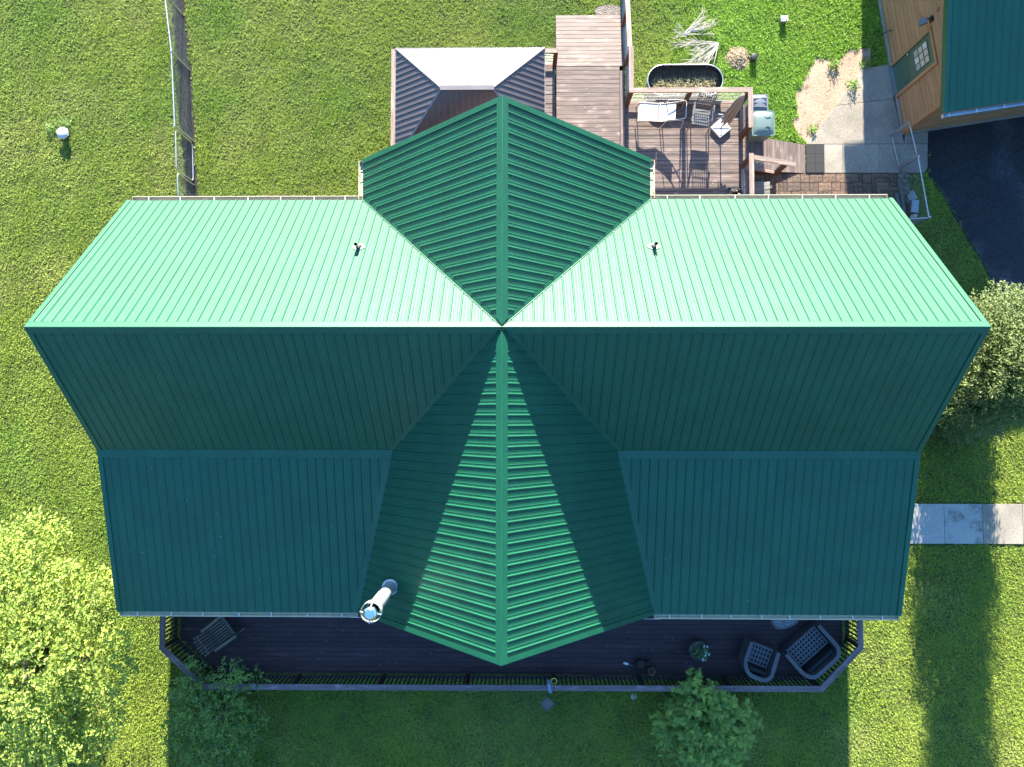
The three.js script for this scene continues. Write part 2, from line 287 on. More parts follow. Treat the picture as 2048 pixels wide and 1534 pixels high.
// ---------------------------------------------------------------- metal roofing
const PITCH = 0.2286, RIB = [[0, 0], [0.018, 0.021], [0.033, 0.021], [0.051, 0], [0.092, 0], [0.099, 0.004], [0.112, 0.004], [0.119, 0], [0.168, 0], [0.175, 0.004], [0.188, 0.004], [0.195, 0]];
const ribHeight = (s) => { const x = mod(s, PITCH); for (let i = 0; i < RIB.length; i++) { const [a, ha] = RIB[i], [b, hb] = RIB[i + 1] ?? [PITCH, 0]; if (x <= b) return ha + ((hb - ha) * (x - a)) / (b - a); } return 0; };
function frameOf(O, S, T) { const N = V(0, 0, 0).crossVectors(S, T); let flip = false; if (N.y < 0) { N.negate(); flip = true; } N.normalize(); return { at: (s, t, h = 0) => O.clone().addScaledVector(S, s).addScaledVector(T, t).addScaledVector(N, h), flip, N }; }
function span(poly, s) {                                    // the t range of a convex polygon at s
  let lo = Infinity, hi = -Infinity;
  for (let i = 0; i < poly.length; i++) { const [a, ta] = poly[i], [b, tb] = poly[(i + 1) % poly.length]; if ((s < Math.min(a, b) - 1e-9) || (s > Math.max(a, b) + 1e-9)) continue; if (Math.abs(a - b) < 1e-9) { lo = Math.min(lo, ta, tb); hi = Math.max(hi, ta, tb); } else { const t = ta + ((tb - ta) * (s - a)) / (b - a); lo = Math.min(lo, t); hi = Math.max(hi, t); } }
  return [lo, hi];
}
const screwSpots = [];
function roofSheets(parent, F, poly, mat, name = 'roof_panel', width = 0.9144, screws = true, base = 0.002) {
  const s0 = Math.min(...poly.map((q) => q[0])), s1 = Math.max(...poly.map((q) => q[0])), verts = poly.map((q) => q[0]);
  for (let a = Math.floor(s0 / width) * width; a < s1; a += width) {
    const lo = Math.max(a, s0), hi = Math.min(a + width, s1); if (hi - lo < 0.004) continue;
    const cuts = [lo, hi]; for (let k = Math.floor(lo / PITCH) - 1; k * PITCH < hi + PITCH; k++) for (const [x] of RIB) { const s = k * PITCH + x; if (s > lo + 1e-4 && s < hi - 1e-4) cuts.push(s); }
    for (const v of verts) if (v > lo + 1e-4 && v < hi - 1e-4) cuts.push(v);
    cuts.sort((x, y) => x - y); const g = new Geo(); const lift = base + rr(0, 0.0015);
    for (let i = 0; i < cuts.length - 1; i++) {
      const sa = cuts[i], sb = cuts[i + 1]; if (sb - sa < 1e-4) continue;
      const [a0, a1] = span(poly, sa), [b0, b1] = span(poly, sb); if (!(a1 - a0 > 1e-3 || b1 - b0 > 1e-3)) continue;
      const ha = ribHeight(sa) + lift, hb = ribHeight(sb) + lift;
      const q = [F.at(sa, a0, ha), F.at(sa, a1, ha), F.at(sb, b1, hb), F.at(sb, b0, hb)]; if (V(0, 0, 0).crossVectors(q[2].clone().sub(q[0]), q[3].clone().sub(q[1])).dot(F.N) < 0) q.reverse(); g.quad(...q);
    }
    if (g.p.length) g.build(name, mat, parent);
  }
  if (screws) for (let k = Math.ceil(s0 / PITCH); k * PITCH < s1; k++) for (let t = 0.3; t < 6; t += 0.61) for (const dx of [0.075, 0.21]) { const s = k * PITCH + dx, [lo, hi] = span(poly, s); if (t > lo + 0.1 && t < hi - 0.1) screwSpots.push([F.at(s + rr(-0.006, 0.006), t + rr(-0.02, 0.02), 0.005), F.N]); }
}
function slabOn(F, poly, hTop, thick, g = new Geo()) {      // a flat slab lying on a roof plane
  const top = poly.map(([s, t]) => F.at(s, t, hTop)); let c = V(0, 0, 0); for (let i = 1; i < top.length - 1; i++) c.add(V(0, 0, 0).crossVectors(top[i].clone().sub(top[0]), top[i + 1].clone().sub(top[0]))); if (c.dot(F.N) < 0) top.reverse();
  return g.prism(top, F.N.clone().multiplyScalar(-thick));
}

// ---------------------------------------------------------------- the house
const XL = -10.75, XR = 9.93, HR = 6.91, ZR = -1.86, XG = -0.43, ZN = -6.9, ZS = 5.27, WG = 3.889;
const house = thing('house', 'large house under a green ribbed metal cross gable roof', 'house');
{
  const LN = Math.hypot(3.86, 3.93), LU = Math.hypot(2.79, 2.79), LL = Math.hypot(1.08, 4.33), LG = Math.hypot(3.86, WG), KG = LG / WG, WK = 2.79 / 0.9923;
  const FN = frameOf(V(0, HR, ZR), V(1, 0, 0), V(0, -3.86 / LN, -3.93 / LN));
  const FU = frameOf(V(0, HR, ZR), V(1, 0, 0), V(0, -2.79 / LU, 2.79 / LU));
  const FL = frameOf(V(0, HR - 2.79, ZR + 2.79), V(1, 0, 0), V(0, -1.08 / LL, 4.33 / LL));
  const FW = frameOf(V(XG, HR, 0), V(0, 0, 1), V(-WG / LG, -3.86 / LG, 0));
  const FE = frameOf(V(XG, HR, 0), V(0, 0, 1), V(WG / LG, -3.86 / LG, 0));
  const roof = sub('roof', house); roof.userData.label = 'dark green ribbed metal roof';
  const deckG = new Geo();
  const zk = ZR + 2.79, zl = zk + 4.33, zu = ZR - 3.93, i = 0.16;
  for (const d of [-1, 1]) {
    const X = d < 0 ? XL : XR, xg = (w) => XG + d * w, GF = d < 0 ? FW : FE;
    const plain = [[FN, [[X, 0], [XG, 0], [xg(WG), LN], [X, LN]]], [FU, [[X, 0], [XG, 0], [xg(WK), LU], [X, LU]]], [FL, [[X, 0], [xg(WK), 0], [xg(WG), LL], [X, LL]]],
      [GF, [[ZR, 0], [ZN, 0], [ZN, LG], [zu, LG]]], [GF, [[ZR, 0], [ZS, 0], [ZS, LG], [zl, LG], [zk, WK * KG]]]];
    for (const [F, poly] of plain) slabOn(F, poly, -0.004, 0.17, deckG);
    // sheets stop short of the valleys on the side where the flashing shows
    roofSheets(roof, FN, [[X, 0], [XG, 0], [xg(WG), LN], [X, LN]], M.roof);
    roofSheets(roof, FU, [[X, 0], [xg(i), 0], [xg(WK + i), LU], [X, LU]], M.roof);
    roofSheets(roof, FL, [[X, 0], [xg(WK + i), 0], [xg(WG + i), LL], [X, LL]], M.roof);
    roofSheets(roof, GF, [[ZR - i, 0], [ZN, 0], [ZN, LG], [zu - i, LG]], M.roof);
    roofSheets(roof, GF, [[ZR, 0], [ZS, 0], [ZS, LG], [zl, LG], [zk, WK * KG]], M.roof);
    // valley flashings
    slabOn(GF, [[ZR, 0], [ZR - 0.24, 0], [zu - 0.24, LG], [zu, LG]], 0.001, 0.004).build('valley_flashing', M.roofTrim, roof);
    slabOn(FN, [[xg(0.0), 0.0], [xg(0.022), 0.0], [xg(WG + 0.022), LN], [xg(WG), LN]], 0.026, 0.026).build('valley_trim', M.roofTrim, roof);
    slabOn(FU, [[xg(0), 0.02], [xg(0.24), 0.02], [xg(WK + 0.24), LU], [xg(WK), LU]], 0.001, 0.004).build('valley_flashing', M.roofTrim, roof);
    slabOn(FL, [[xg(WK), 0], [xg(WK + 0.24), 0], [xg(WG + 0.24), LL], [xg(WG), LL]], 0.001, 0.004).build('valley_flashing', M.roofTrim, roof);
    // pitch change flashing
    slabOn(FL, [[X, -0.03], [xg(WK), -0.03], [xg(WK + 0.04), 0.19], [X, 0.19]], 0.03, 0.006).build('transition_flashing', M.roofTrim, roof);
    // rake trims
    const e = X, f = X - d * 0.11;
    for (const [F, L] of [[FN, LN], [FU, LU], [FL, LL]]) slabOn(F, [[e, 0.012], [e + d * 0.012, 0.012], [e + d * 0.012, L - 0.006], [e, L - 0.006]], 0.026, 0.2).build('rake_trim', M.roofTrim, roof), slabOn(F, [[e, 0], [f, 0], [f, L], [e, L]], 0.029, 0.005).build('rake_trim', M.roofTrim, roof);
    for (const [z, q] of [[ZN, -1], [ZS, 1]]) slabOn(GF, [[z, 0.012], [z + q * 0.012, 0.012], [z + q * 0.012, LG - 0.004], [z, LG - 0.004]], 0.026, 0.2).build('rake_trim', M.roofTrim, roof), slabOn(GF, [[z, 0], [z - q * 0.12, 0], [z - q * 0.12, LG], [z, LG]], 0.029, 0.005).build('rake_trim', M.roofTrim, roof);
    for (const [z0, z1] of [[ZR - 0.05, ZN], [ZR + 0.1, ZS]]) if (d < 0) new Geo().tube([V(XG, HR + 0.036, z0), V(XG, HR + 0.036, z1)], 0.016, 8).build('ridge_bend', M.roofTrim, roof);
    // ridge caps with their small hems
    slabOn(FN, [[X, -0.02], [XG + d * 0.02, -0.02], [XG + d * 0.16, 0.15], [X, 0.15]], 0.034, 0.005).build('ridge_cap', M.roofTrim, roof);
    slabOn(FU, [[X, -0.02], [XG + d * 0.02, -0.02], [XG + d * 0.16, 0.15], [X, 0.15]], 0.034, 0.005).build('ridge_cap', M.roofTrim, roof);
    for (const [z0, z1] of [[ZR - 0.05, ZN], [ZR + 0.12, ZS]]) slabOn(GF, [[z0, -0.02], [z0 + Math.sign(z1 - z0) * 0.17, 0.142], [z1, 0.142], [z1, -0.02]], 0.036, 0.005).build('ridge_cap', M.roofTrim, roof);
    new Geo().tube([V(X, HR + 0.038, ZR), V(XG, HR + 0.038, ZR)], 0.014, 8).build('ridge_bend', M.roofTrim, roof);
    for (const F of [FN, FU]) slabOn(F, [[X, 0.143], [XG + d * 0.16, 0.143], [XG + d * 0.165, 0.152], [X, 0.152]], 0.037, 0.01).build('cap_hem', M.roofTrim, roof);
  }
  deckG.build('roof_deck', M.wall, roof);
  // screws: thousands of tiny heads
  const sg = new THREE.ConeGeometry(0.0085, 0.007, 6); const im = new THREE.InstancedMesh(sg, M.screw, screwSpots.length), q = new THREE.Quaternion(), mm = new THREE.Matrix4();
  screwSpots.forEach(([p, n], k) => { q.setFromUnitVectors(V(0, 1, 0), n); mm.compose(p, q, V(1, 1, 1)); im.setMatrixAt(k, mm); });
  im.name = 'roof_screws'; im.castShadow = im.receiveShadow = true; im.userData.kind = 'stuff'; roof.add(im);
  // walls
  const wallMain = new Geo();
  const prof = [[-5.25, 0], [-5.25, 3.3], [ZR, 6.6], [zk, 3.88], [3.1, 3.36], [3.1, 0]];
  { const A = prof.map(([z, y]) => V(XL + 0.55, y, z)), B = prof.map(([z, y]) => V(XR - 0.55, y, z)); wallMain.poly([A[0], A[5], A[4], A[3], A[2], A[1]].map((q) => q)); wallMain.poly(B); for (let k = 0; k < 6; k++) { const j = (k + 1) % 6; wallMain.quad(A[k], B[k], B[j], A[j]); } }
  wallMain.build('wall', M.wall, house);
  const wing = new Geo(), pw = [[XG - WG + 0.55, 0], [XG - WG + 0.55, 3.35], [XG, 6.6], [XG + WG - 0.55, 3.35], [XG + WG - 0.55, 0]];
  { const A = pw.map(([x, y]) => V(x, y, ZN + 0.6)), B = pw.map(([x, y]) => V(x, y, ZS - 0.9)); wing.poly(A); wing.poly(B.slice().reverse()); for (let k = 0; k < 5; k++) { const j = (k + 1) % 5; wing.quad(A[j], A[k], B[k], B[j]); } }
  wing.build('wall', M.wall, house);
  // porch posts and beam under the long eave
  for (const x of [-10.2, -7.6, -5, 4.2, 6.8, 9.4]) new Geo().tube([V(x, 0.55, 4.75), V(x, 2.98, 4.75)], 0.09, 10).build('porch_post', M.wall, house);
  for (const [a, b] of [[XL + 0.3, -4.4], [3.6, XR - 0.3]]) new Geo().bar(V(a, 2.9, 4.75), V(b, 2.9, 4.75), 0.14, 0.16).build('porch_beam', M.wall, house);
  // gutters with hangers
  function gutter(a, b, out, y, hangers) {
    const o = out.clone(), h0 = V(a.x, y, a.z), h1 = V(b.x, y, b.z), P = (base, k, dy) => base.clone().addScaledVector(o, k).add(V(0, dy, 0));
    const prof = [[0.0, 0.0], [0.0, -0.09], [0.1, -0.09], [0.135, -0.03], [0.135, 0.012], [0.12, 0.012]], g = new Geo();
    for (let k = 0; k < prof.length - 1; k++) g.bar(P(h0, (prof[k][0] + prof[k + 1][0]) / 2, (prof[k][1] + prof[k + 1][1]) / 2), P(h1, (prof[k][0] + prof[k + 1][0]) / 2, (prof[k][1] + prof[k + 1][1]) / 2), Math.max(0.003, Math.abs(prof[k][0] - prof[k + 1][0])), Math.max(0.003, Math.abs(prof[k][1] - prof[k + 1][1])));
    for (const e of [h0, h1]) g.bar(P(e, 0, -0.045), P(e, 0.135, -0.04), 0.006, 0.11);
    const gm = g.build('gutter', M.gutter, house), len = h0.distanceTo(h1), n = Math.max(1, Math.round(len / hangers));
    for (let k = 0; k < n; k++) { const c = h0.clone().lerp(h1, (k + 0.5) / n + rr(-0.06, 0.06) / n); new Geo().bar(P(c, 0.002, 0.006), P(c, 0.132, 0.014), 0.028, 0.006).build('hanger', M.hanger, gm); }
  }
  gutter(V(XL + 0.12, 0, zu + 0.01), V(XG - WG - 0.02, 0, zu + 0.01), V(0, 0, -1), 3.02, 0.85);
  gutter(V(XG + WG + 0.02, 0, zu + 0.01), V(XR - 0.12, 0, zu + 0.01), V(0, 0, -1), 3.02, 0.85);
  gutter(V(XL + 0.05, 0, zl - 0.01), V(XG - WG - 0.03, 0, zl - 0.01), V(0, 0, 1), 3.02, 0.85);
  gutter(V(XG + WG + 0.03, 0, zl - 0.01), V(XR - 0.05, 0, zl - 0.01), V(0, 0, 1), 3.02, 0.85);
  gutter(V(XG - WG + 0.01, 0, ZN + 0.03), V(XG - WG + 0.01, 0, zu - 0.05), V(-1, 0, 0), 3.02, 0.45);
  gutter(V(XG + WG - 0.01, 0, ZN + 0.03), V(XG + WG - 0.01, 0, zu - 0.05), V(1, 0, 0), 3.02, 0.45);
  for (const x of [XG - WG - 0.3, XG + WG + 0.35]) new Geo().tube([V(x, 2.87, 5.3), V(x, 2.7, 5.28), V(x, 2.55, 4.95), V(x, 0.6, 4.95)], 0.035, 8).build('downspout', M.gutter, house);
  for (const d of [-1, 1]) new Geo().bar(V(XG + d * (WG - 0.25), 2.96, 5.4), V(XG + d * (WG + 0.22), 2.96, 5.4), 0.012, 0.07).build('gutter_guard', M.hanger, house);
  // plumbing vents with rubber boots
  for (const vx of [-4.03, 3.23]) {
    const t = (4.08 + ZR) / -3.93 * LN * -1, tt = ((ZR + 4.12) * -1) , tz = -4.1, td = ((ZR - tz) / 3.93) * LN, c = FN.at(vx, td, 0.0);
    const vent = sub('roof_vent', house);
    const boot = new Geo(), pts = []; for (let k = 0; k < 24; k++) { const a = (k / 24) * Math.PI * 2, r = 0.105 + 0.035 * Math.cos(2 * a) ** 3 * (Math.abs(Math.cos(a)) > 0.7 ? 1 : 0.2); pts.push([vx + Math.cos(a) * r * 1.15, td + Math.sin(a) * r * 1.25]); }
    slabOn(FN, pts, 0.03, 0.03, boot).build('boot_plate', M.galv, vent);
    new Geo().lathe([[0.085, 0], [0.078, 0.05], [0.06, 0.1], [0.056, 0.13]], 16, V(c.x, c.y - 0.02, c.z)).build('rubber_boot', M.rubber, vent);
    new Geo().lathe([[0.046, 0], [0.046, 0.36], [0.04, 0.36], [0.04, 0.05], [0, 0.05]], 16, V(c.x, c.y, c.z)).build('vent_pipe', M.greyFrame, vent);
  }
  // chimney pipe
  const ch = sub('chimney', house); ch.userData.label = 'tall shiny metal chimney pipe with round cap';
  const cx = -3.27, cz = 4.3, cy = HR - (XG - cx) * 0.9923;
  new Geo().lathe([[0.3, -0.3], [0.2, -0.02], [0.19, 0.1], [0.165, 0.2]], 24, V(cx, cy, cz)).build('flashing_cone', M.roofTrim, ch);
  new Geo().lathe([[0.2, 0.14], [0.205, 0.17], [0.155, 0.2]], 24, V(cx, cy, cz)).build('storm_collar', M.stack, ch);
  new Geo().lathe([[0.145, 0.1], [0.145, 1.05], [0.155, 1.06], [0.155, 1.1]], 28, V(cx, cy, cz)).build('lower_pipe', M.stack, ch);
  new Geo().lathe([[0.158, 1.08], [0.158, 2.3]], 28, V(cx, cy, cz)).build('upper_pipe', M.stack, ch);
  new Geo().lathe([[0.215, 2.22], [0.225, 2.24], [0.225, 2.44], [0.219, 2.44], [0.214, 2.24]], 32, V(cx, cy, cz)).build('wind_band', M.stack, ch);
  new Geo().lathe([[0.155, 2.5], [0.16, 2.51], [0.13, 2.545], [0.105, 2.56], [0.1, 2.575], [0, 2.58]], 32, V(cx, cy, cz)).build('cap_disc', M.cap, ch);
  for (let k = 0; k < 4; k++) { const a = k * Math.PI / 2 + 0.12, s = Math.sin(a), c = Math.cos(a); new Geo().bar(V(cx + c * 0.13, cy + 2.5, cz + s * 0.13), V(cx + c * 0.235, cy + 2.45, cz + s * 0.235), 0.022, 0.008).bar(V(cx + c * 0.145, cy + 2.28, cz + s * 0.145), V(cx + c * 0.145, cy + 2.51, cz + s * 0.145), 0.02, 0.006, V(c, 0, s)).build('cap_strap', M.stack, ch); }
}

// ---------------------------------------------------------------- rails shared by the decks
// path: list of [x, z, deck height]; posts, a flat cap, and balusters or cables
function railing(parent, path, o) {
  const rail = sub('railing', parent), H = o.height;
  for (let k = 0; k < path.length - 1; k++) {
    const [x0, z0, h0] = path[k], [x1, z1, h1] = path[k + 1], a = V(x0, h0, z0), b = V(x1, h1, z1), len = Math.hypot(x1 - x0, z1 - z0), d = b.clone().sub(a), flat = V(d.x, 0, d.z).normalize();
    const up = (t, y) => a.clone().lerp(b, t).add(V(0, y, 0));
    const e0 = o.ext?.[k]?.[0] ?? 0.07, e1 = o.ext?.[k]?.[1] ?? 0.07;
    // the cap, cut into lengths
    const A = up(-e0 / len, H), B = up(1 + e1 / len, H), n = Math.max(1, Math.round(len / 4.2));
    for (let i = 0; i < n; i++) new Geo().bar(A.clone().lerp(B, i / n + (i ? 0.0006 : 0)).add(V(0, (k % 2) * 0.003, 0)), A.clone().lerp(B, (i + 1) / n).add(V(0, (k % 2) * 0.003, 0)), o.cap ?? 0.14, 0.036).build('rail_cap', o.capMat, rail);
    const np = Math.max(1, Math.round(len / o.bay));
    for (let i = k ? 1 : 0; i <= np; i++) { if ((i === 0 && o.noFirst) || (i === np && o.noLast)) continue; const p = up(i / np, 0); new Geo().box(p.x, p.y + (H - 0.02) / 2, p.z, o.post, H - 0.02, o.post).build('post', o.postMat, rail); }
    const low = o.low ?? 0.1;
    new Geo().bar(up(0, low), up(1, low), 0.09, 0.04).build('bottom_rail', o.lowMat ?? o.postMat, rail);
    new Geo().bar(up(0, H - 0.045), up(1, H - 0.045), 0.04, 0.055).build('top_rail', o.lowMat ?? o.postMat, rail);
    if (o.balusters) { const m = Math.round(len / o.balusters); for (let i = 1; i < m; i++) { const p = up(i / m, 0); new Geo().box(p.x, p.y + (H + low) / 2, p.z, 0.036, H - low, 0.036).build('baluster', o.postMat, rail); } }
    if (o.cables) for (let i = 1; i <= o.cables; i++) { const y = low + 0.02 + ((H - low - 0.06) * i) / (o.cables + 1); new Geo().tube([up(0, y), up(1, y)], 0.004, 5).build('cable', M.cable, rail); }
  }
  return rail;
}
function boards(parent, x0, x1, z0, z1, y, mats, o = {}) {   // boards running along x
  const w = o.width ?? 0.14, gap = o.gap ?? 0.006;
  for (let z = z0, r = 0; z < z1 - 0.02; z += w, r++) {
    const e = Math.min(z + w - gap, z1), clip = o.clip ? o.clip((z + e) / 2) : [x0, x1]; let x = clip[0]; const cuts = [];
    if (o.length) { let c = clip[0] + (0.25 + 0.5 * hash(r, 5)) * o.length; while (c < clip[1] - 0.6) { cuts.push(c); c += o.length; } } cuts.push(clip[1]);
    for (const c of cuts) { const yy = y + rr(-0.0015, 0.0015); new Geo().box((x + c - 0.004) / 2, yy - 0.014, (z + e) / 2, c - x - 0.004, 0.028, e - z).build('deck_board', pick(mats), parent); x = c; }
  }
}

// ---------------------------------------------------------------- back deck with ramp
const backDeck = thing('wooden_deck', 'weathered reddish brown back deck with two ramps behind the house', 'deck');
{
  const DH = 0.37;
  // walkway between gazebo and east deck
  boards(backDeck, 1.06, 3.02, -10.78, -5.3, DH, M.deck, { width: 0.138, gap: 0.011 });
  for (const [x, z0] of [[3.1, -10.64]]) new Geo().box(x, DH - 0.014, (z0 - 5.3) / 2, 0.138, 0.028, -5.3 - z0).build('border_board', M.deck[1], backDeck);
  boards(backDeck, -3.9, 1.03, -10.85, -5.3, DH - 0.0, M.deck, { width: 0.138, gap: 0.011 });
  boards(backDeck, 3.19, 6.88, -9.62, -5.3, DH - 0.06, M.deck, { width: 0.138, gap: 0.011 });
  new Geo().box(3.172, DH - 0.045, -7.45, 0.02, 0.06, 4.3).build('edge_board', M.post, backDeck);
  // sloping boards of the north ramp
  const ramp = sub('north_ramp', backDeck);
  for (let i = 0, z = -10.786; z > -12.45; i++, z -= 0.138) { const h = DH - (-10.786 - z) * 0.17; new Geo().bar(V(1.06, h - 0.018, z - 0.066), V(3.16, h - 0.018, z - 0.066), 0.127, 0.028, V(0, 1, -0.17)).build('ramp_board', pick(M.deck), ramp); }
  for (const x of [1.1, 3.12]) new Geo().prism([V(x, 0.33, -10.8), V(x, 0.04, -12.45), V(x, 0.0, -12.45), V(x, 0.0, -10.8)], V(0.03, 0, 0)).build('ramp_stringer', M.post, ramp);
  // east ramp with boards running the other way
  const er = sub('east_ramp', backDeck);
  for (let i = 0, x = 6.9; x < 8.78; i++, x += 0.138) { const t = (x - 6.9) / 1.9, h = 0.31 - t * 0.27, skew = 0.0; const z0 = -8.62 + t * 0.22, z1 = -7.52; new Geo().bar(V(x + 0.066, h - 0.014, z0), V(x + 0.066, h - 0.03, z1), 0.132, 0.028, V(0.14, 1, 0)).build('ramp_board', pick(M.deck), er); }
  new Geo().prism([V(6.92, 0.26, -7.53), V(8.8, 0.02, -7.53), V(8.8, 0, -7.53), V(6.92, 0, -7.53)], V(0, 0, 0.03)).build('ramp_stringer', M.post, er);
  // fascia and joists below
  new Geo().box(5.0, 0.18, -9.64, 3.76, 0.2, 0.03).box(6.9, 0.18, -7.4, 0.03, 0.2, 4.4).box(-1.4, 0.2, -10.87, 5, 0.26, 0.03).box(-3.92, 0.2, -8.1, 0.03, 0.26, 5.5).build('fascia', M.post, backDeck);
  for (let x = -3.5; x < 6.8; x += 1.2) new Geo().box(x, 0.2, x < 3.1 ? -8.05 : -7.5, 0.04, 0.2, x < 3.1 ? 5.4 : 4.1).build('joist', M.post, backDeck);
  const base = { height: 0.95, capMat: M.capN, postMat: M.post, lowMat: M.capN, cables: 7, post: 0.13, bay: 1.9 };
  railing(backDeck, [[3.24, -9.6, 0.33], [6.75, -9.6, 0.33], [6.75, -8.55, 0.33]], { ...base, ext: [[0.07, 0.07], [0.07, 0.09]] });
  railing(backDeck, [[3.24, -10.83, 0.33], [3.24, -9.6, 0.33]], { ...base, bay: 3, noLast: true, ext: [[0.1, -0.07]] });
  railing(backDeck, [[3.16, -13.4, -0.04], [3.2, -10.95, 0.31]], { ...base, bay: 1.5, noLast: true, ext: [[0, 0.03]] });
  railing(backDeck, [[-3.83, -5.4, 0.36], [-3.83, -10.8, 0.36], [1.0, -10.8, 0.36]], { ...base, ext: [[0, 0.07], [0.07, 0.05]] });
  railing(backDeck, [[6.78, -5.5, 0.25], [6.78, -7.62, 0.25]], { ...base, bay: 2.2, ext: [[0, 0.1]] });
  railing(backDeck, [[6.85, -7.6, 0.25], [7.85, -7.47, 0.12]], { ...base, bay: 1.1, noFirst: true, ext: [[0, 0.3]] });
  // low grey landing step beside the ramp
  const step = sub('landing_step', backDeck);
  for (let z = -7.2; z < -5.4; z += 0.12) new Geo().box(7.36, 0.17, z + 0.056, 0.62, 0.028, 0.112).build('step_board', M.greyWood, step);
  new Geo().box(7.36, 0.085, -6.3, 0.56, 0.14, 1.7).build('step_base', M.post, step);
}

// ---------------------------------------------------------------- gazebo
const gazebo = thing('gazebo', 'brown hipped metal gazebo beside the back deck walkway', 'gazebo', -1.47, 0.37, -8.68);
{
  const ex = 2.1, ez = 1.64, ey = 2.03, rx = 0.68, ry = 3.1, top = sub('hip_roof', gazebo);
  const slope = (name, pts, s, t, w) => {                   // an end or side face with standing seams
    const O = pts[0].clone().lerp(pts[1], 0.5); const S = pts[1].clone().sub(pts[0]).normalize(); const mid = pts.length === 4 ? pts[3].clone().lerp(pts[2], 0.5) : pts[2]; const T = mid.clone().sub(O), L = T.length(); T.normalize();
    const F = frameOf(O, S, T), W = pts[0].distanceTo(pts[1]) / 2, w2 = pts.length === 4 ? rx : 0, poly = pts.length === 4 ? [[-W, 0], [W, 0], [w2, L], [-w2, L]] : [[-W, 0], [W, 0], [0, L]];
    slabOn(F, poly, 0, 0.012).build(name, M.gazebo, top);
    for (let s = -W + 0.16; s < W - 0.1; s += 0.165) { const [lo, hi] = span(poly, s); if (hi - lo > 0.1) new Geo().bar(F.at(s, lo + 0.01, 0.008), F.at(s, hi - 0.03, 0.008), 0.02, 0.026, F.N).build('roof_seam', M.gazebo, top); }
  };
  const c = [V(-ex, ey, -ez), V(ex, ey, -ez), V(ex, ey, ez), V(-ex, ey, ez)], r0 = V(-rx, ry, 0), r1 = V(rx, ry, 0);
  slope('roof_slope', [c[0], c[1], r1, r0]); slope('roof_slope', [c[2], c[3], r0, r1]); slope('roof_slope', [c[1], c[2], r1]); slope('roof_slope', [c[3], c[0], r0]);
  for (const [a, b] of [[c[0], r0], [c[3], r0], [c[1], r1], [c[2], r1]]) new Geo().bar(a.clone().add(V(0, 0.018, 0)), b.clone().add(V(0, 0.022, 0)), 0.05, 0.02).build('hip_cap', M.gazeboTrim, top);
  new Geo().bar(r0.clone().add(V(-0.04, 0.02, 0)), r1.clone().add(V(0.04, 0.02, 0)), 0.12, 0.02).build('ridge_cap', M.gazeboTrim, top);
  for (let k = 0; k < 4; k++) { const a = c[k], b = c[(k + 1) % 4]; new Geo().bar(a.clone().add(V(0, -0.03, 0)), b.clone().add(V(0, -0.03, 0)), 0.035, 0.07).build('eave_trim', M.gazeboTrim, top); }
  for (const [x, z] of [[-1.85, -1.4], [1.85, -1.4], [1.85, 1.4], [-1.85, 1.4]]) new Geo().box(x, 1.0, z, 0.1, 2.0, 0.1).build('post', M.gazebo, gazebo);
  for (const z of [-1.4, 1.4]) new Geo().box(0, 1.92, z, 3.8, 0.12, 0.06).build('beam', M.gazebo, gazebo);
}

// ---------------------------------------------------------------- front deck
const frontDeck = thing('wooden_deck', 'dark brown porch deck in the house shade, railed with balusters', 'deck');
{
  const DH = 0.55, cl = (z) => { const t = Math.max(0, z - 6.72); return [-10.24 + t * 1.1, 9.5 - t * 1.02]; };
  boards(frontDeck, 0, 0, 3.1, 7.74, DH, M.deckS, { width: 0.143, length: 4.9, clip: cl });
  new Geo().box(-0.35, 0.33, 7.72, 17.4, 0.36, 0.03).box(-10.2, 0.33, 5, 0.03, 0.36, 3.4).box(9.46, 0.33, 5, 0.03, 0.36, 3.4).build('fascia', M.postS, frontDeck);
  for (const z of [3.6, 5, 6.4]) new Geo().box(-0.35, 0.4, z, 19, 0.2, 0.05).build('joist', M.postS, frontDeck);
  railing(frontDeck, [[-10.33, 4.7, DH], [-10.33, 6.72, DH], [-9.11, 7.81, DH], [8.48, 7.76, DH], [9.6, 6.6, DH], [9.6, 4.7, DH]], { height: 0.9, capMat: M.capS, postMat: M.postS, lowMat: M.postS, balusters: 0.124, post: 0.1, bay: 2.35, cap: 0.16, low: 0.09, ext: [[0, 0.02], [0.06, 0.06], [0.06, 0.06], [0.06, 0.06], [0.02, 0]] });
}

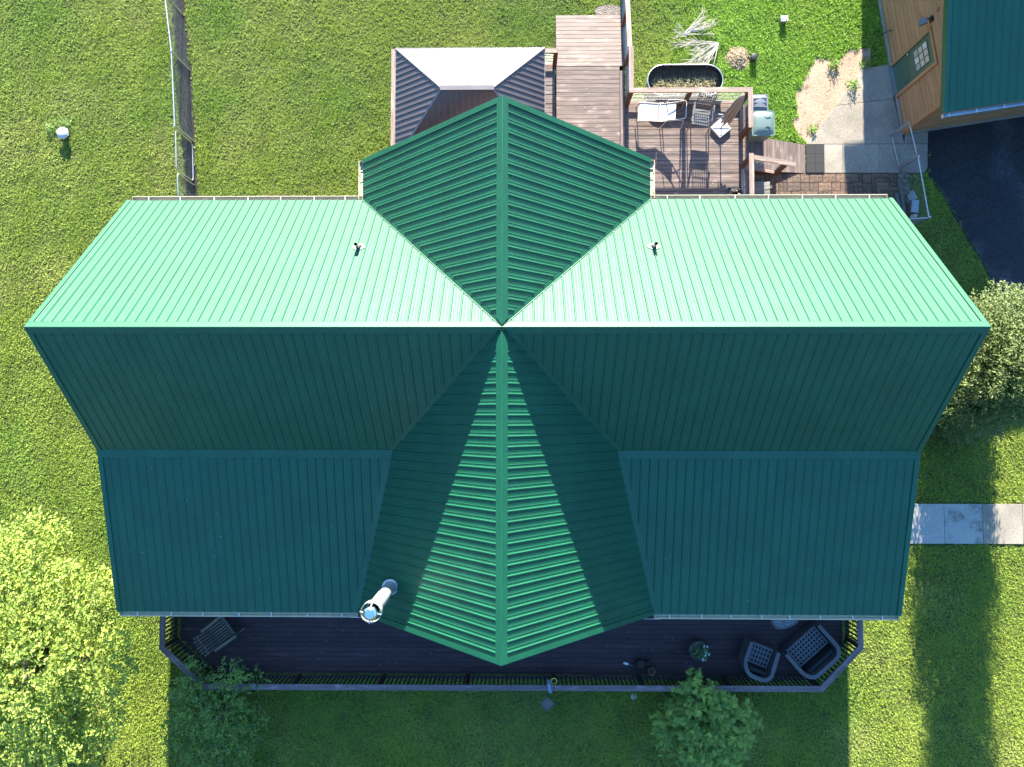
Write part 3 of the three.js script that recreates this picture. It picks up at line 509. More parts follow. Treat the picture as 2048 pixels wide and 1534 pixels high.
// ---------------------------------------------------------------- garage, turned a little from the house
const garage = thing('garage', 'tan lap sided garage with green metal roof and green door', 'garage', 11.86, 0, -8.74, THREE.MathUtils.degToRad(8.7));
{
  const D = 7.7, L = 9.5, EH = 3.02, OS = 0.52, OW = 0.56, TP = 0.37, RZ = -D / 2;
  const wallTop = (z) => EH - 0.12 + (D / 2 - Math.abs(z - RZ)) * TP + OS * TP;
  // core of the walls
  const core = new Geo(), pr = [[0.0, 0.14], [0.0, 3.05], [RZ, 3.05 + (D / 2) * TP], [-D, 3.05], [-D, 0.14]];
  { const A = pr.map(([z, y]) => V(0.03, y, z - (z === 0 ? 0.03 : 0))), B = pr.map(([z, y]) => V(L, y, z - (z === 0 ? 0.03 : 0))); core.poly([A[0], A[1], A[2], A[3], A[4]]); core.poly(B.slice().reverse()); for (let k = 0; k < 5; k++) { const j = (k + 1) % 5; core.quad(A[k], B[k], B[j], A[j]); } }
  core.build('wall', M.siding[0], garage);
  new Geo().box(L / 2, 0.06, -D / 2, L + 0.06, 0.2, D + 0.06).build('foundation', M.found, garage);
  // lap boards: west wall in two runs round the door, then the south wall
  const west = sub('west_siding', garage), south = sub('south_siding', garage), EXP = 0.195, d0 = -1.13, d1 = -2.2;
  const lap = (parent, y, a, b, axis) => {               // a rounded log-style board
    const pr = [[0.0, 0.0], [0.12, 0.022], [0.35, 0.034], [0.65, 0.034], [0.88, 0.022], [1.0, 0.0]], g = new Geo();
    const P = (k, e) => axis === 'z' ? V(-pr[k][1] + 0.005, y + pr[k][0] * EXP, e) : V(e, y + pr[k][0] * EXP, pr[k][1] - 0.005), o = axis === 'z' ? V(-1, 0, 0) : V(0, 0, 1);
    for (let k = 0; k < pr.length - 1; k++) { const q = [P(k, a), P(k, b), P(k + 1, b), P(k + 1, a)]; if (V(0, 0, 0).crossVectors(q[2].clone().sub(q[0]), q[3].clone().sub(q[1])).dot(o) < 0) q.reverse(); g.quad(...q); }
    for (const e of [a, b]) g.poly(pr.map((_, k) => P(k, e)));
    g.build('siding_board', pick(M.siding), parent);
  };
  for (let y = 0.17, k = 0; y < 4.4; y += EXP, k++) {
    const ymid = y + EXP, lim = ymid > 3.05 ? (ymid - 3.05) / TP : 0; if (D / 2 - lim < 0.15) break;
    const za = -0.0 - lim, zb = -D + lim;
    if (y < 2.12) { lap(west, y, za - 0.08, d0, 'z'); lap(west, y, d1, zb, 'z'); } else lap(west, y, za - (lim ? 0 : 0.08), zb, 'z');
    if (y < 2.95) lap(south, y, 0.08, L, 'x');
  }
  new Geo().box(-0.022, 1.55, -0.03, 0.05, 2.85, 0.1).build('corner_trim', M.tanTrim, garage);
  new Geo().box(0.035, 1.55, 0.03, 0.1, 2.85, 0.04).build('corner_trim', M.tanTrim, garage);
  // door
  const door = sub('door', garage); door.userData.label = 'green door with nine small panes';
  new Geo().box(0.0, 1.15, (-1.24 - 2.1) / 2, 0.04, 2.02, 0.86).build('door_leaf', M.doorGreen, door);
  for (const [z, w] of [[-1.17, 0.1], [-2.16, 0.1]]) new Geo().box(-0.035, 1.18, z, 0.05, 2.14, w).build('door_trim', M.tanTrim, door);
  new Geo().box(-0.035, 2.29, -1.665, 0.05, 0.1, 1.09).build('door_trim', M.tanTrim, door);
  for (const z of [-1.235, -2.1]) new Geo().box(-0.02, 1.16, z, 0.05, 2.06, 0.035).build('door_jamb', M.doorGreen, door);
  new Geo().box(-0.02, 2.21, -1.667, 0.05, 0.05, 0.83).build('door_jamb', M.doorGreen, door);
  new Geo().box(-0.05, 0.1, -1.667, 0.16, 0.09, 0.9).build('threshold', M.galv, door);
  for (let i = 0; i < 3; i++) for (let j = 0; j < 3; j++) new Geo().box(-0.022, 1.42 + i * 0.235, -1.47 - j * 0.2, 0.008, 0.2, 0.175).build('window_pane', (i * 2 + j * 3) % 7 === 3 ? M.blind : M.glass, door);
  for (let k = 0; k <= 3; k++) { new Geo().box(-0.026, 1.655, -1.37 - k * 0.2, 0.02, 0.75, 0.022).build('window_bar', M.doorGreen, door); new Geo().box(-0.0265, 1.303 + k * 0.235, -1.67, 0.02, 0.022, 0.64).build('window_bar', M.doorGreen, door); }
  for (const z of [-1.47, -1.86]) new Geo().box(-0.022, 0.65, z, 0.012, 0.62, 0.26).build('door_panel', M.doorGreen, door);
  new Geo().add(new THREE.SphereGeometry(0.032, 12, 8), new THREE.Matrix4().makeTranslation(-0.06, 1.1, -2.02)).build('door_knob', M.galv, door);
  // light fitting, outlet and tap on the west wall
  const lamp = sub('wall_lamp', garage);
  new Geo().box(-0.05, 2.42, -2.36, 0.05, 0.14, 0.14).build('lamp_plate', M.black, lamp);
  new Geo().bar(V(-0.07, 2.42, -2.36), V(-0.17, 2.38, -2.42), 0.03, 0.03).build('lamp_arm', M.black, lamp);
  new Geo().bar(V(-0.15, 2.4, -2.36), V(-0.33, 2.28, -2.36), 0.16, 0.1).build('lamp_body', M.greyFrame, lamp);
  new Geo().box(-0.05, 2.75, -2.45, 0.04, 0.1, 0.07).build('wall_box', M.siding[2], garage);
  new Geo().tube([V(-0.04, 0.5, -3.1), V(-0.13, 0.5, -3.1), V(-0.17, 0.42, -3.12), V(-0.17, 0.25, -3.14)], 0.025, 8).build('tap', M.doorGreen, garage);
  // roof
  const LS = Math.hypot(D / 2 + OS, (D / 2 + OS) * TP), RY = EH + (D / 2 + OS) * TP, groof = sub('roof', garage);
  for (const q of [1, -1]) {
    const F = frameOf(V(0, RY, RZ), V(1, 0, 0), V(0, -TP, q).normalize());
    slabOn(F, [[-OW, 0], [L + 0.5, 0], [L + 0.5, LS], [-OW, LS]], -0.004, 0.16).build('roof_deck', M.tanTrim, groof);
    roofSheets(groof, F, [[-OW, 0], [L + 0.5, 0], [L + 0.5, LS], [-OW, LS]], M.roof, 'roof_panel', 0.9144, false);
    slabOn(F, [[-OW - 0.012, 0], [-OW + 0.1, 0], [-OW + 0.1, LS], [-OW - 0.012, LS]], 0.03, 0.2).build('rake_trim', M.roofTrim, groof);
    slabOn(F, [[-OW, -0.02], [L + 0.5, -0.02], [L + 0.5, 0.15], [-OW, 0.15]], 0.035, 0.005).build('ridge_cap', M.roofTrim, groof);
  }
  const gy = EH - 0.05, gz = OS + 0.01, gg = new Geo();
  for (const [y, z, h, w] of [[-0.05, 0.0, 0.1, 0.004], [-0.1, 0.05, 0.004, 0.1], [-0.04, 0.1, 0.11, 0.004]]) gg.box((L - OW) / 2, gy + y, gz + z, L + OW, h, w);
  gg.box(-OW + 0.01, gy - 0.05, gz + 0.05, 0.006, 0.1, 0.1); const gut = gg.build('gutter', M.galv, garage);
  for (let x = -0.4; x < 6; x += 0.75) new Geo().box(x, gy + 0.008, gz + 0.05, 0.03, 0.006, 0.1).build('hanger', M.hanger, gut);
}

// ---------------------------------------------------------------- chain link fences
function chainLink(parent, a, b, h, low = 0.03, cell = 0.075) {   // woven zigzag wires between two points
  const d = b.clone().sub(a), len = Math.hypot(d.x, d.z), dir = d.clone().normalize(), g = new Geo(), n = Math.floor(len / cell), m = Math.floor((h - low) / cell), side = V(-dir.z, 0, dir.x);
  for (let i = 0; i < n; i++) for (const s of [1, -1]) { // diagonal strands
    const x0 = i * cell, run = m * cell; let xa = x0, ya = low, xb = x0 + s * run, yb = low + run;
    if (xb > len) { yb -= xb - len; xb = len; } if (xb < 0) { yb += xb; xb = 0; } if (yb - ya < cell) continue;
    const A = a.clone().addScaledVector(dir, xa).add(V(0, ya, 0)).addScaledVector(side, s * 0.002), B = a.clone().addScaledVector(dir, xb).add(V(0, yb, 0)).addScaledVector(side, s * 0.002);
    g.bar(A, B, 0.0032, 0.0032);
  }
  for (let y = low + cell; y < h - 0.02; y += cell) for (const [e, s] of [[0, 1], [len, -1]]) { // strands that start at the end posts
    const run = Math.min(h - y, len); const A = a.clone().addScaledVector(dir, e).add(V(0, y, 0)), B = a.clone().addScaledVector(dir, e + s * run).add(V(0, y + run, 0)); g.bar(A, B, 0.0032, 0.0032);
  }
  return g.build('chain_link_mesh', M.wire, parent);
}
const pipe = (parent, name, pts, r = 0.021) => new Geo().tube(pts, r, 8).build(name, M.galv, parent);
{
  const f = thing('chain_link_fence', 'long galvanized chain link fence crossing the left lawn', 'fence');
  const H = 1.2, P = [[-11.05, -14.4], [-10.82, -12.7], [-10.57, -10.9], [-10.42, -8.62]];
  for (let k = 0; k < P.length - 1; k++) { const a = V(P[k][0], 0, P[k][1]), b = V(P[k + 1][0], 0, P[k + 1][1]); chainLink(f, a, b, H); pipe(f, 'top_rail', [a.clone().setY(H), b.clone().setY(H)]); pipe(f, 'line_post', [b.clone(), b.clone().setY(H + 0.03)], k === 2 ? 0.032 : 0.024); }
  const g = thing('chain_link_gate', 'narrow chain link gate with rounded frame by left eave', 'gate');
  const q = (t, y) => V(-10.40 + t * 0.05, y, -8.52 + t * 1.22);
  pipe(g, 'gate_frame', [q(0.06, 0.08), q(0, 0.16), q(0, 1.1), q(0.06, 1.18), q(0.94, 1.18), q(1, 1.1), q(1, 0.16), q(0.94, 0.08), q(0.06, 0.08)], 0.02);
  pipe(g, 'latch', [q(1.0, 0.7), q(1.06, 0.72)], 0.015); chainLink(g, q(0, 0), q(1, 0), 1.16, 0.1);
  const f2 = thing('chain_link_fence', 'short chain link panel between narrow gate and left eave', 'fence');
  const a = V(-10.32, 0, -7.18), b = V(-10.2, 0, -5.4); chainLink(f2, a, b, 1.15); pipe(f2, 'panel_frame', [a.clone(), a.clone().setY(1.12), a.clone().lerp(b, 0.05).setY(1.18), b.clone().setY(1.18), b.clone()], 0.022);
}
{
  const f = thing('chain_link_fence', 'chain link fence enclosing rocks beside the driveway grass', 'fence');
  const H = 1.12, p0 = V(11.72, 0, -7.62), p1 = V(12.0, 0, -5.8), p2 = V(9.7, 0, -5.66);
  for (const [a, b] of [[p0, p1], [p1, p2]]) { chainLink(f, a, b, H + 0.05); pipe(f, 'top_rail', [a.clone().setY(H), b.clone().setY(H)], 0.022); }
  for (const p of [p0, p1]) { pipe(f, 'line_post', [p.clone(), p.clone().setY(H + 0.04)], 0.03); new Geo().add(new THREE.SphereGeometry(0.035, 10, 8), new THREE.Matrix4().makeTranslation(p.x, H + 0.05, p.z)).build('post_cap', M.galv, f); }
  const g = thing('chain_link_gate', 'bare pipe gate frame standing by the garage corner', 'gate');
  const q = (t, y) => V(11.5 + t * 0.2, y, -8.62 + t * 0.93);
  pipe(g, 'gate_frame', [q(0, 0.1), q(0, 1.12), q(1, 1.1), q(1, 0.1), q(0, 0.1)], 0.02); pipe(g, 'hinge_post', [q(-0.06, 0), q(-0.06, 1.18)], 0.03);
  new Geo().bar(q(0.04, 1.08), q(0.96, 0.14), 0.006, 0.006).build('tension_wire', M.galv, g);
  { const w = []; for (let k = 0; k < 26; k++) { const t = k / 25; w.push(q(0.12 + t * 0.8, 1.06 - (k % 2) * 0.06).add(V(0.04 + (k % 2) * 0.03, 0, 0))); } new Geo().tube(w, 0.005, 5).build('loose_wire', M.galv, g); }
}

// ---------------------------------------------------------------- things in the back yard
const X4 = (x, y, z, ry = 0, s = 1) => new THREE.Matrix4().compose(V(x, y, z), new THREE.Quaternion().setFromEuler(new THREE.Euler(0, ry, 0)), V(s, s, s));
function stadium(L, W, n = 12) { const pts = [], r = W / 2, c = L / 2 - r; for (let i = 0; i <= n; i++) { const a = -Math.PI / 2 + (i / n) * Math.PI; pts.push([c + Math.cos(a) * r, Math.sin(a) * r]); } for (let i = 0; i <= n; i++) { const a = Math.PI / 2 + (i / n) * Math.PI; pts.push([-c + Math.cos(a) * r, Math.sin(a) * r]); } return pts; }
{
  const t = thing('stock_tank', 'oval galvanized stock tank planted with weeds behind deck rail', 'planter', 4.99, 0, -10.22);
  const H = 0.6, out = stadium(2.3, 0.96), inn = stadium(2.27, 0.93), g = new Geo(), ln = new Geo(), k = out.length;
  for (let i = 0; i < k; i++) { const j = (i + 1) % k, o = out[i], p = out[j], a = inn[i], b = inn[j]; for (let r = 0; r < 4; r++) { const y0 = (H * r) / 4, y1 = (H * (r + 1)) / 4, s0 = r % 2 ? 1.01 : 1, s1 = r % 2 ? 1 : 1.01; g.quad(V(o[0] * s0, y0, o[1] * s0), V(o[0] * s1, y1, o[1] * s1), V(p[0] * s1, y1, p[1] * s1), V(p[0] * s0, y0, p[1] * s0)); } ln.quad(V(a[0], H - 0.005, a[1]), V(a[0], 0, a[1]), V(b[0], 0, b[1]), V(b[0], H - 0.005, b[1])); }
  g.build('tank_wall', M.galv, t); ln.build('tank_liner', M.rubber, t);
  const rim = [...out, out[0], out[1]].map(([x, z]) => V(x, H, z)); new Geo().tube(rim, 0.018, 8, false).build('rim', M.galv, t);
  new Geo().prism(inn.map(([x, z]) => V(x * 0.995, 0.45, z * 0.995)), V(0, -0.3, 0)).build('soil', std([0.13, 0.105, 0.075], { map: soilMap, bumpMap: gritBump, bumpScale: 0.04, roughness: 1 }), t);
  for (const x of [-0.5, 0.72]) new Geo().bar(V(x, H - 0.02, -0.46), V(x - 0.04, H - 0.12, -0.445), 0.03, 0.008).build('bracket', M.galv, t);
  const gr = new Geo(); for (let i = 0; i < 700; i++) { const x = rr(-0.98, 0.98), z = rr(-0.12, 0.42), a = rr(0, 6.3), l = rr(0.05, 0.16); const b = V(x, 0.45, z), e = V(x + Math.cos(a) * l, 0.45 + rr(0.02, 0.1), z + Math.sin(a) * l), s = V(-Math.sin(a) * 0.006, 0, Math.cos(a) * 0.006); gr.tri(b.clone().sub(s), b.clone().add(s), e, V(1, 0, 0), V(0, 0, 1)); }
  const w = gr.build('dry_weeds', new THREE.MeshStandardMaterial({ color: col(0.34, 0.3, 0.14), side: THREE.DoubleSide }), t); w.userData.kind = 'stuff';
}
function branchFan(o, root, ang, spread, len, n, lift) {
  for (let i = 0; i < n; i++) {
    const a = ang + (i / (n - 1) - 0.5) * spread + rr(-0.07, 0.07), L = len * rr(0.65, 1), pts = [], g = new Geo(); let x = root.x, z = root.z, y = root.y, b = a;
    for (let k = 0; k <= 5; k++) { pts.push(V(x, Math.max(0.03, y + lift * Math.sin((k / 5) * 2.4) * rr(0.6, 1.2)), z)); b += rr(-0.14, 0.14); x += Math.cos(b) * L / 5; z += Math.sin(b) * L / 5; }
    g.tube(pts, [0.014, 0.012, 0.01, 0.008, 0.006, 0.004], 5);
    for (let s = 0; s < 4; s++) { const k = 2 + Math.floor(rr(0, 3)), p = pts[k], c = a + rr(-0.8, 0.8), l = L * rr(0.15, 0.35); g.tube([p, V(p.x + Math.cos(c) * l * 0.5, p.y + rr(0, 0.06), p.z + Math.sin(c) * l * 0.5), V(p.x + Math.cos(c) * l, p.y + rr(-0.02, 0.08), p.z + Math.sin(c) * l)], [0.006, 0.005, 0.003], 4); }
    g.build('branch', M.twig, o);
  }
}
{
  const o = thing('brush_pile', 'bleached cut shrub fanned out on grass behind stock tank', 'brush');
  branchFan(o, V(6.15, 0.12, -11.62), 2.62, 1.3, 1.5, 24, 0.12);
  const p = thing('brush_pile', 'smaller bundle of bleached branches above the fanned shrub', 'brush');
  branchFan(p, V(5.05, 0.1, -11.9), -0.45, 0.7, 1.15, 15, 0.1); branchFan(p, V(5.15, 0.1, -11.85), 3.5, 1.2, 0.5, 7, 0.08);
}
function mound(name, label, x, z, r, h, mat) {
  const pos = [], idx = [], n = 26, m = 8, uv = []; pos.push(0, h, 0); uv.push(0, 0);
  for (let j = 1; j <= m; j++) for (let i = 0; i < n; i++) { const a = (i / n) * 6.2832, q = (j / m) * r * (0.85 + 0.3 * vnoise((i / n) * 7, 3, 7, 0, 5)); pos.push(Math.cos(a) * q, j === m ? -0.02 : h * (1 - (j / m) ** 1.5) + rr(-0.015, 0.02), Math.sin(a) * q); uv.push(pos[pos.length - 3], pos[pos.length - 1]); }
  for (let i = 0; i < n; i++) idx.push(0, 1 + ((i + 1) % n), 1 + i);
  for (let j = 1; j < m; j++) for (let i = 0; i < n; i++) { const a = 1 + (j - 1) * n + i, b = 1 + (j - 1) * n + ((i + 1) % n), c = a + n, d = b + n; idx.push(a, b, c, b, d, c); }
  const g = new THREE.BufferGeometry(); g.setAttribute('position', new THREE.Float32BufferAttribute(pos, 3)); g.setAttribute('uv', new THREE.Float32BufferAttribute(uv, 2)); g.setIndex(idx); g.computeVertexNormals();
  const o = tag(mesh(name, g, mat), label, 'mound'); o.position.set(x, 0, z); return o;
}
{
  const o = thing('dirt_mound', 'straw coloured dirt mound with a burrow hole in grass', 'mound', 6.78, 0, -11.2);
  const m = mound('mound_body', '', 0, 0, 0.42, 0.12, M.hay); scene.remove(m); m.userData = {}; m.name = 'mound_body'; o.add(m);
  const st = new Geo(); for (let i = 0; i < 240; i++) { const a = rr(0, 6.28), q = Math.sqrt(rnd()) * 0.4, b = rr(0, 6.28), l = rr(0.04, 0.11), y = 0.125 * (1 - (q / 0.42) ** 1.5) + 0.012; st.bar(V(Math.cos(a) * q, y, Math.sin(a) * q), V(Math.cos(a) * q + Math.cos(b) * l, y + rr(-0.015, 0.02), Math.sin(a) * q + Math.sin(b) * l), 0.006, 0.004); }
  st.build('straw', std([0.6, 0.48, 0.3]), o).userData.kind = 'stuff';
  new Geo().lathe([[0, 0.002], [0.05, 0.006], [0.045, 0.02], [0.03, 0.008], [0, -0.02]], 12, V(0.02, 0.1, -0.06)).build('burrow_hole', M.rubber, o);
}
{
  const o = thing('drain_cap', 'small black capped pipe sticking up beside dirt mound', 'pipe', 7.24, 0, -11.14);
  new Geo().lathe([[0.095, 0], [0.095, 0.2], [0.08, 0.2]], 18).build('pipe', M.black, o); new Geo().lathe([[0.108, 0.17], [0.108, 0.22], [0.1, 0.232], [0.03, 0.24], [0, 0.24]], 18).build('cap', M.black, o);
  const b = thing('pipe_block', 'white capped block standing alone in the bright grass', 'block', 8.19, 0, -12.36, 0.05);
  new Geo().box(0, 0.09, 0, 0.19, 0.18, 0.15).build('body', M.greyFrame, b); new Geo().box(0, 0.195, 0, 0.22, 0.03, 0.17).box(-0.07, 0.22, -0.03, 0.05, 0.02, 0.07).box(0.06, 0.22, 0.01, 0.05, 0.02, 0.06).build('cap', M.white, b);
  const c = thing('vent_cap', 'round white capped vent pipe in the left lawn', 'pipe', -14.46, 0, -8.81);
  new Geo().lathe([[0.1, 0], [0.1, 0.2]], 18).build('pipe', M.black, c); new Geo().lathe([[0.16, 0.17], [0.185, 0.185], [0.18, 0.22], [0.14, 0.26], [0.07, 0.28], [0, 0.285]], 26).build('cap', phys([0.5, 0.5, 0.5], { roughness: 0.4 }), c);
  for (let i = 0; i < 6; i++) { const a = i * 1.047 + 0.3; new Geo().bar(V(Math.cos(a) * 0.175, 0.2, Math.sin(a) * 0.175), V(Math.cos(a) * 0.2, 0.2, Math.sin(a) * 0.2), 0.03, 0.03).build('cap_tab', M.white, c); }
}
// wheeled bins outside the deck
function wheelBin(name, label, x, z, w, d, h, mat, turn) {
  const o = thing(name, label, 'bin', x, 0, z, turn, 'wheeled bins by the deck'), b = 0.78;
  const T = [V(-w / 2, h - 0.06, -d / 2), V(-w / 2, h - 0.06, d / 2), V(w / 2, h - 0.06, d / 2), V(w / 2, h - 0.06, -d / 2)], B = T.map((q) => V(q.x * b, 0.06, q.z * b)), g = new Geo();
  for (let i = 0; i < 4; i++) { const j = (i + 1) % 4; g.quad(T[i], B[i], B[j], T[j]); } g.poly(B.slice().reverse()); g.build('body', mat, o);
  // domed lid from a lofted grid
  const n = 10, pos = [], idx = []; for (let j = 0; j <= n; j++) for (let i = 0; i <= n; i++) { const u = (i / n) * 2 - 1, v = (j / n) * 2 - 1, sq = (a, c) => a * Math.sqrt(1 - (c * c) * 0.08); pos.push(sq(u, v) * (w / 2 + 0.03), h - 0.05 + 0.085 * (1 - u ** 4) * (1 - v ** 4) + (Math.abs(u) < 0.08 ? 0.008 : 0), sq(v, u) * (d / 2 + 0.03)); }
  for (let j = 0; j < n; j++) for (let i = 0; i < n; i++) { const a = j * (n + 1) + i; idx.push(a, a + n + 1, a + 1, a + 1, a + n + 1, a + n + 2); }
  const lg = new THREE.BufferGeometry(); lg.setAttribute('position', new THREE.Float32BufferAttribute(pos, 3)); lg.setIndex(idx); lg.computeVertexNormals(); mesh('lid', lg, mat, o);
  const rim = []; for (const [px, pz] of [[-1, -1], [1, -1], [1, 1], [-1, 1], [-1, -1]]) rim.push(V(px * (w / 2 + 0.025), h - 0.05, pz * (d / 2 + 0.025))); for (let i = 0; i < 4; i++) new Geo().bar(rim[i], rim[i + 1], 0.03, 0.035).build('rim', mat, o);
  new Geo().tube([V(-w / 2 - 0.02, h - 0.1, -d * 0.3), V(-w / 2 - 0.1, h - 0.07, -d * 0.3), V(-w / 2 - 0.1, h - 0.07, d * 0.3), V(-w / 2 - 0.02, h - 0.1, d * 0.3)], 0.014, 8).build('handle', mat, o);
  for (const s of [-1, 1]) new Geo().tube([V(-w * 0.36, 0.1, s * d * 0.34), V(-w * 0.36, 0.1, s * d * 0.42)], 0.1, 14).build('wheel', M.rubber, o);
  return o;
}
{
  const g = wheelBin('wheeled_bin', 'large pale green wheeled bin outside the deck rail', 7.21, -8.7, 0.6, 0.68, 1.05, M.binGreen, 0);
  for (const s of [-1, 1]) new Geo().tube([V(0.02 + s * 0.0 + 0.18, 1.085, s * 0.17), V(0.1, 1.088, s * 0.13), V(0.02, 1.085, s * 0.16)], 0.008, 6).build('lid_emboss', M.black, g);
  const k = wheelBin('wheeled_bin', 'smaller dark grey wheeled bin behind the green one', 7.12, -9.33, 0.44, 0.46, 1.0, M.binGrey, 0);
  for (const z of [-0.12, 0, 0.12]) new Geo().bar(V(-0.18, 1.03, z), V(0.19, 1.03, z * 1.15), 0.03, 0.02).build('lid_rib', M.binGrey, k);
}
// rubber mat of square tiles
{
  const o = thing('rubber_mat', 'black rubber tile mat at the foot of the ramp', 'mat', 9.13, 0.05, -7.97, 0);
  for (let i = 0; i < 2; i++) for (let j = 0; j < 3; j++) new Geo().box(-0.135 + i * 0.285 - 0.01, 0.012, -0.297 + j * 0.297, 0.28, 0.02, 0.292).build('mat_tile', M.rubber, o);
}
// ---- furniture on the east deck (deck surface at 0.31)
{
  const o = thing('sling_lounger', 'off white sling lounger with bent tube frame on deck', 'lounger', 4.25, 0.31, -9.15, -0.06), y = 0.44;
  const prof = [[-0.72, y - 0.1], [-0.68, y - 0.02], [-0.5, y], [-0.15, y - 0.02], [-0.12, y - 0.02]], prof2 = [[-0.1, y - 0.01], [0.1, y + 0.03], [0.38, y + 0.14]];
  const cloth = (p, w, name) => { const g = new Geo(); for (let i = 0; i < p.length - 1; i++) g.prism([V(p[i][0], p[i][1], -w), V(p[i][0], p[i][1], w), V(p[i + 1][0], p[i + 1][1], w), V(p[i + 1][0], p[i + 1][1], -w)], V(0, -0.012, 0)); return g.build(name, M.sling, o); };
  cloth(prof, 0.27, 'seat_sling'); cloth(prof2, 0.25, 'back_sling');
  for (const s of [-1, 1]) {
    new Geo().tube([...prof, ...prof2, [0.62, y + 0.3]].map(([a, b]) => V(a, b + 0.005, s * 0.275)), 0.014, 8).build('side_rail', M.frame, o);
    new Geo().tube([V(-0.66, y - 0.02, s * 0.285), V(-0.74, 0.0, s * 0.31)], 0.013, 8).build('leg', M.frame, o);
    new Geo().tube([V(0.12, y + 0.02, s * 0.285), V(0.02, 0.0, s * 0.32)], 0.013, 8).build('leg', M.frame, o);
    new Geo().tube([V(0.1, y + 0.04, s * 0.29), V(0.16, y + 0.2, s * 0.31), V(0.4, y + 0.24, s * 0.31), V(0.62, y + 0.2, s * 0.31), V(0.66, 0.0, s * 0.31)], 0.013, 8).build('arm', M.frame, o);
  }
  new Geo().tube([V(0.62, y + 0.3, -0.275), V(0.66, y + 0.31, -0.22), V(0.66, y + 0.31, 0.22), V(0.62, y + 0.3, 0.275)], 0.014, 8).build('head_bar', M.frame, o);
  new Geo().tube([V(-0.13, y + 0.0, -0.275), V(-0.13, y + 0.0, 0.275)], 0.015, 8).tube([V(-0.07, y + 0.0, -0.275), V(-0.07, y + 0.0, 0.275)], 0.015, 8).build('cross_bar', M.frame, o);
}
{
  const o = thing('patio_chair', 'dark grey slatted metal patio chair facing the house', 'chair', 5.44, 0.31, -9.02, -0.16);
  for (let i = 0; i < 6; i++) new Geo().box(0, 0.41 - i * 0.004, 0.22 - i * 0.085, 0.46, 0.018, 0.062).build('seat_slat', M.greyFrame, o);
  for (let i = 0; i < 7; i++) { const x = -0.2 + i * 0.067; new Geo().bar(V(x, 0.46, -0.27), V(x, 0.99 - Math.abs(i - 3) * 0.012, -0.46), 0.022, 0.012, V(0, 0.3, 1)).build('back_slat', M.greyFrame, o); }
  for (const t of [0.25, 0.5, 0.75]) new Geo().bar(V(-0.22, 0.46 + t * 0.52, -0.27 - t * 0.19), V(0.22, 0.46 + t * 0.52, -0.27 - t * 0.19), 0.014, 0.014).build('back_rail', M.greyFrame, o);
  new Geo().tube([V(-0.25, 0.4, -0.24), V(-0.25, 0.96, -0.44), V(-0.2, 1.01, -0.465), V(0, 1.03, -0.475), V(0.2, 1.01, -0.465), V(0.25, 0.96, -0.44), V(0.25, 0.4, -0.24)], 0.016, 8).build('back_frame', M.greyFrame, o);
  for (const s of [-1, 1]) {
    new Geo().bar(V(s * 0.29, 0.63, -0.32), V(s * 0.29, 0.61, 0.26), 0.055, 0.02).build('arm', M.greyFrame, o);
    new Geo().tube([V(s * 0.29, 0.61, 0.24), V(s * 0.3, 0.3, 0.28), V(s * 0.3, 0.0, 0.34)], 0.016, 8).build('leg', M.greyFrame, o);
    new Geo().tube([V(s * 0.27, 0.5, -0.28), V(s * 0.29, 0.0, -0.36)], 0.016, 8).build('leg', M.greyFrame, o);
    new Geo().bar(V(s * 0.24, 0.405, -0.25), V(s * 0.24, 0.415, 0.27), 0.02, 0.03).build('seat_rail', M.greyFrame, o);
  }
}
{
  const o = thing('patio_umbrella', 'closed taupe patio umbrella in a square white base', 'umbrella', 6.12, 0.31, -8.82);
  new Geo().box(0, 0.045, 0, 0.44, 0.09, 0.44, X4(0, 0, 0, 0.72)).build('base_slab', M.white, o);
  for (const a of [0.0, 1.57]) new Geo().box(0, 0.095, 0, 0.5, 0.016, 0.035, X4(0, 0, 0, a + 0.0)).build('base_rib', phys([0.5, 0.49, 0.47], { roughness: 0.5 }), o);
  new Geo().tube([V(0, 0.08, 0), V(0, 2.2, 0)], 0.02, 10).build('pole', M.greyFrame, o);
  // folded canopy: eight gathered pleats hanging from the top
  const n = 64, rows = [[0.03, 2.28], [0.06, 2.2], [0.1, 1.9], [0.115, 1.5], [0.125, 1.1], [0.13, 0.75]], pos = [], idx = [];
  rows.forEach(([r, y], j) => { for (let i = 0; i < n; i++) { const a = (i / n) * Math.PI * 2, pl = 1 + (j > 0 ? 0.42 : 0) * Math.cos(a * 8 + j * 0.35) * (0.5 + 0.1 * j); pos.push(Math.cos(a + j * 0.12) * r * pl, y - (j === 5 ? 0.14 * Math.abs(Math.sin(a * 4)) : 0) + (j > 1 ? 0.03 * Math.sin(a * 3) : 0), Math.sin(a + j * 0.12) * r * pl); } });
  for (let j = 0; j < rows.length - 1; j++) for (let i = 0; i < n; i++) { const a = j * n + i, b = j * n + ((i + 1) % n); idx.push(a, b, a + n, b, b + n, a + n); }
  const g = new THREE.BufferGeometry(); g.setAttribute('position', new THREE.Float32BufferAttribute(pos, 3)); g.setIndex(idx); g.computeVertexNormals(); M.canvas.side = THREE.DoubleSide; mesh('folded_canopy', g, M.canvas, o);
  new Geo().lathe([[0.05, 2.26], [0.045, 2.31], [0.02, 2.34], [0, 2.345]], 14).build('finial', M.canvas, o);
  for (let i = 0; i < 4; i++) { const a = 2.4 + i * 0.35; new Geo().bar(V(Math.cos(a) * 0.08, 0.98, Math.sin(a) * 0.08), V(Math.cos(a) * 0.3, 0.72 + i * 0.05, Math.sin(a) * 0.3), 0.012, 0.012).build('rib', M.white, o); }
}
